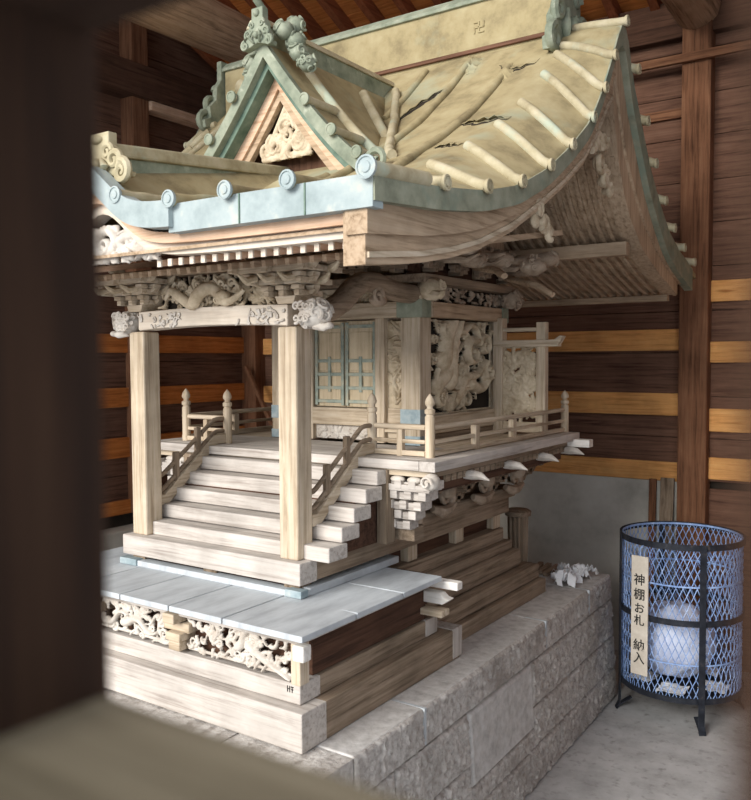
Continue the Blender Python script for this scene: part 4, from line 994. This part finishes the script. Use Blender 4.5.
# wire waste basket
bx_, by_, br = .365, 2.09, .247
wbk = thing('wire_basket', (bx_, by_, 0), 'round blue wire-mesh basket with black iron hoops and legs on the concrete floor', 'basket')
m = MB(); NS = 56
for k in range(NS):
    for sg in (1, -1):
        pts = []
        for j in range(23):
            z = .125+.62*j/22; a = 2*pi*k/NS+sg*j*2*pi/NS*1.0*.62*22/22*.75
            rr = br-.008+(.003 if j % 2 else -.003)*sg; pts.append((bx_+rr*cos(a), by_+rr*sin(a), z))
        m.tube(pts, .0018, 4, caps=False)
m.build('wire_mesh', bluew, wbk)
def hoop(z, h, r, mt, name='hoop', th=.005):
    mm = MB(); mm.v = []; n = 64; vs = []
    for k in range(n):
        a = 2*pi*k/n
        for rr, zz in ((r, z), (r+th, z), (r+th, z+h), (r, z+h)): vs.append((bx_+rr*cos(a), by_+rr*sin(a), zz))
    mm.add(vs, [(k*4+i, ((k+1) % n)*4+i, ((k+1) % n)*4+(i+1) % 4, k*4+(i+1) % 4) for k in range(n) for i in range(4)])
    return mm.build(name, mt, wbk)
hoop(.735, .024, br, black); hoop(.43, .024, br, black); hoop(.118, .022, br, black); hoop(.585, .006, br-.006, bluew, 'wire_ring'); hoop(.27, .005, br-.006, bluew, 'wire_ring')
hoop(.748, .008, br-.010, bluew, 'wire_ring')
MB().lathe((bx_, by_, .118), [(br-.004, 0), (br-.004, .006)], 48).build('basket_floor', black, wbk)
for k in range(4):
    a = radians(-57+90*k); u = Vector((cos(a), sin(a), 0)); c = Vector((bx_, by_, 0))+u*(br+.008)
    mm = MB(); mm.bar(c+Vector((0, 0, .756)), c+Vector((0, 0, .02)), .026, .005, u); mm.bar(c+Vector((0, 0, .012))+u*.012, c-u*.05+Vector((0, 0, .05)), .026, .005, (0, 0, 1)); mm.bar(c+Vector((0, 0, .03)), c+u*.015+Vector((0, 0, .001)), .028, .006, u)
    mm.build('leg', black, wbk, bevel=.001)
m = MB(); m.ball((bx_-.02, by_-.02, .305), .165, .165, .155, 22, .035, 5)
tag(m.build('plastic_bag', plastic, None, smooth=True), 'pale blue full plastic bag inside the wire basket', 'bag')
g = random.Random(3)
for i in range(5):
    a = g.uniform(0, 6.28); x = bx_+.15*cos(i*1.26+3.5); y = by_+.15*sin(i*1.26+3.5)
    m = MB(); P = []
    for p in range(7): P.append([(x+(p-3)*.018+.004*g.random(), y+(q-3)*.018+.004*g.random(), .1255+.012*g.random()+.004*i) for q in range(7)])
    m.grid(P, .002)
    tag(m.build('waste_paper', paper, None), 'crumpled scrap of white paper on the basket floor '+('at its left, nearest the stone platform', 'front left, below the name board', 'in front, nearest the camera-side leg', 'at the right side of the basket', 'at the back, behind the plastic bag')[(i+0) % 5], 'paper', 'scraps of paper at the bottom of the basket')
# hanging name board with brushed characters
ang = radians(-118); u = Vector((cos(ang), sin(ang), 0)); pc = Vector((bx_, by_, 0))+u*(br+.016); na = radians(-100); nv = Vector((cos(na), sin(na), 0)); pc = pc+nv*.014+Vector((.028, 0, -.01)); sd = Vector((-sin(na), cos(na), 0))
sg_ = thing('name_board', (pc.x, pc.y, .24), 'narrow vertical wooden board with black brushed characters hung on the wire basket', 'sign')
z0, z1 = .215, .705
m = MB(); vs = [pc+sd*a*.036+nv*t+Vector((0, 0, zz)) for t in (0, .008) for a, zz in ((-1, z0), (1, z0), (1, z1), (-1, z1))]
m.add(vs, [(0, 3, 2, 1), (4, 5, 6, 7), (0, 1, 5, 4), (1, 2, 6, 5), (2, 3, 7, 6), (3, 0, 4, 7)]); m.build('board', sign_m, sg_, bevel=.001)
MB().tube([pc+Vector((0, 0, z1-.02))+nv*.004, pc+Vector((0, 0, z1+.03)), pc-u*.03+Vector((0, 0, z1+.055))], .002, 6).build('hanging_wire', bluew, sg_)
for ch, zz, sz in (('神', .595, .050), ('棚', .535, .050), ('お', .478, .046), ('札', .428, .046), ('納', .325, .050), ('入', .272, .050)):
    cu = bpy.data.curves.new('character', 'FONT'); cu.body = ch; cu.size = sz; cu.extrude = .0006; cu.offset = .0006; cu.align_x = 'CENTER'; cu.align_y = 'CENTER'
    o = bpy.data.objects.new('brushed_character', cu); COL.objects.link(o); bpy.context.view_layer.update()
    me = bpy.data.meshes.new_from_object(o); bpy.data.objects.remove(o); me.materials.clear(); me.materials.append(ink)
    o = bpy.data.objects.new('brushed_character', me); COL.objects.link(o)
    Mx = Matrix((sd, Vector((0, 0, 1)), nv)).transposed().to_4x4(); Mx.translation = pc+nv*.0088+Vector((0, 0, zz+.01))
    o.parent = sg_; o.matrix_parent_inverse = ROOTINV[sg_.name]; o.matrix_basis = Mx
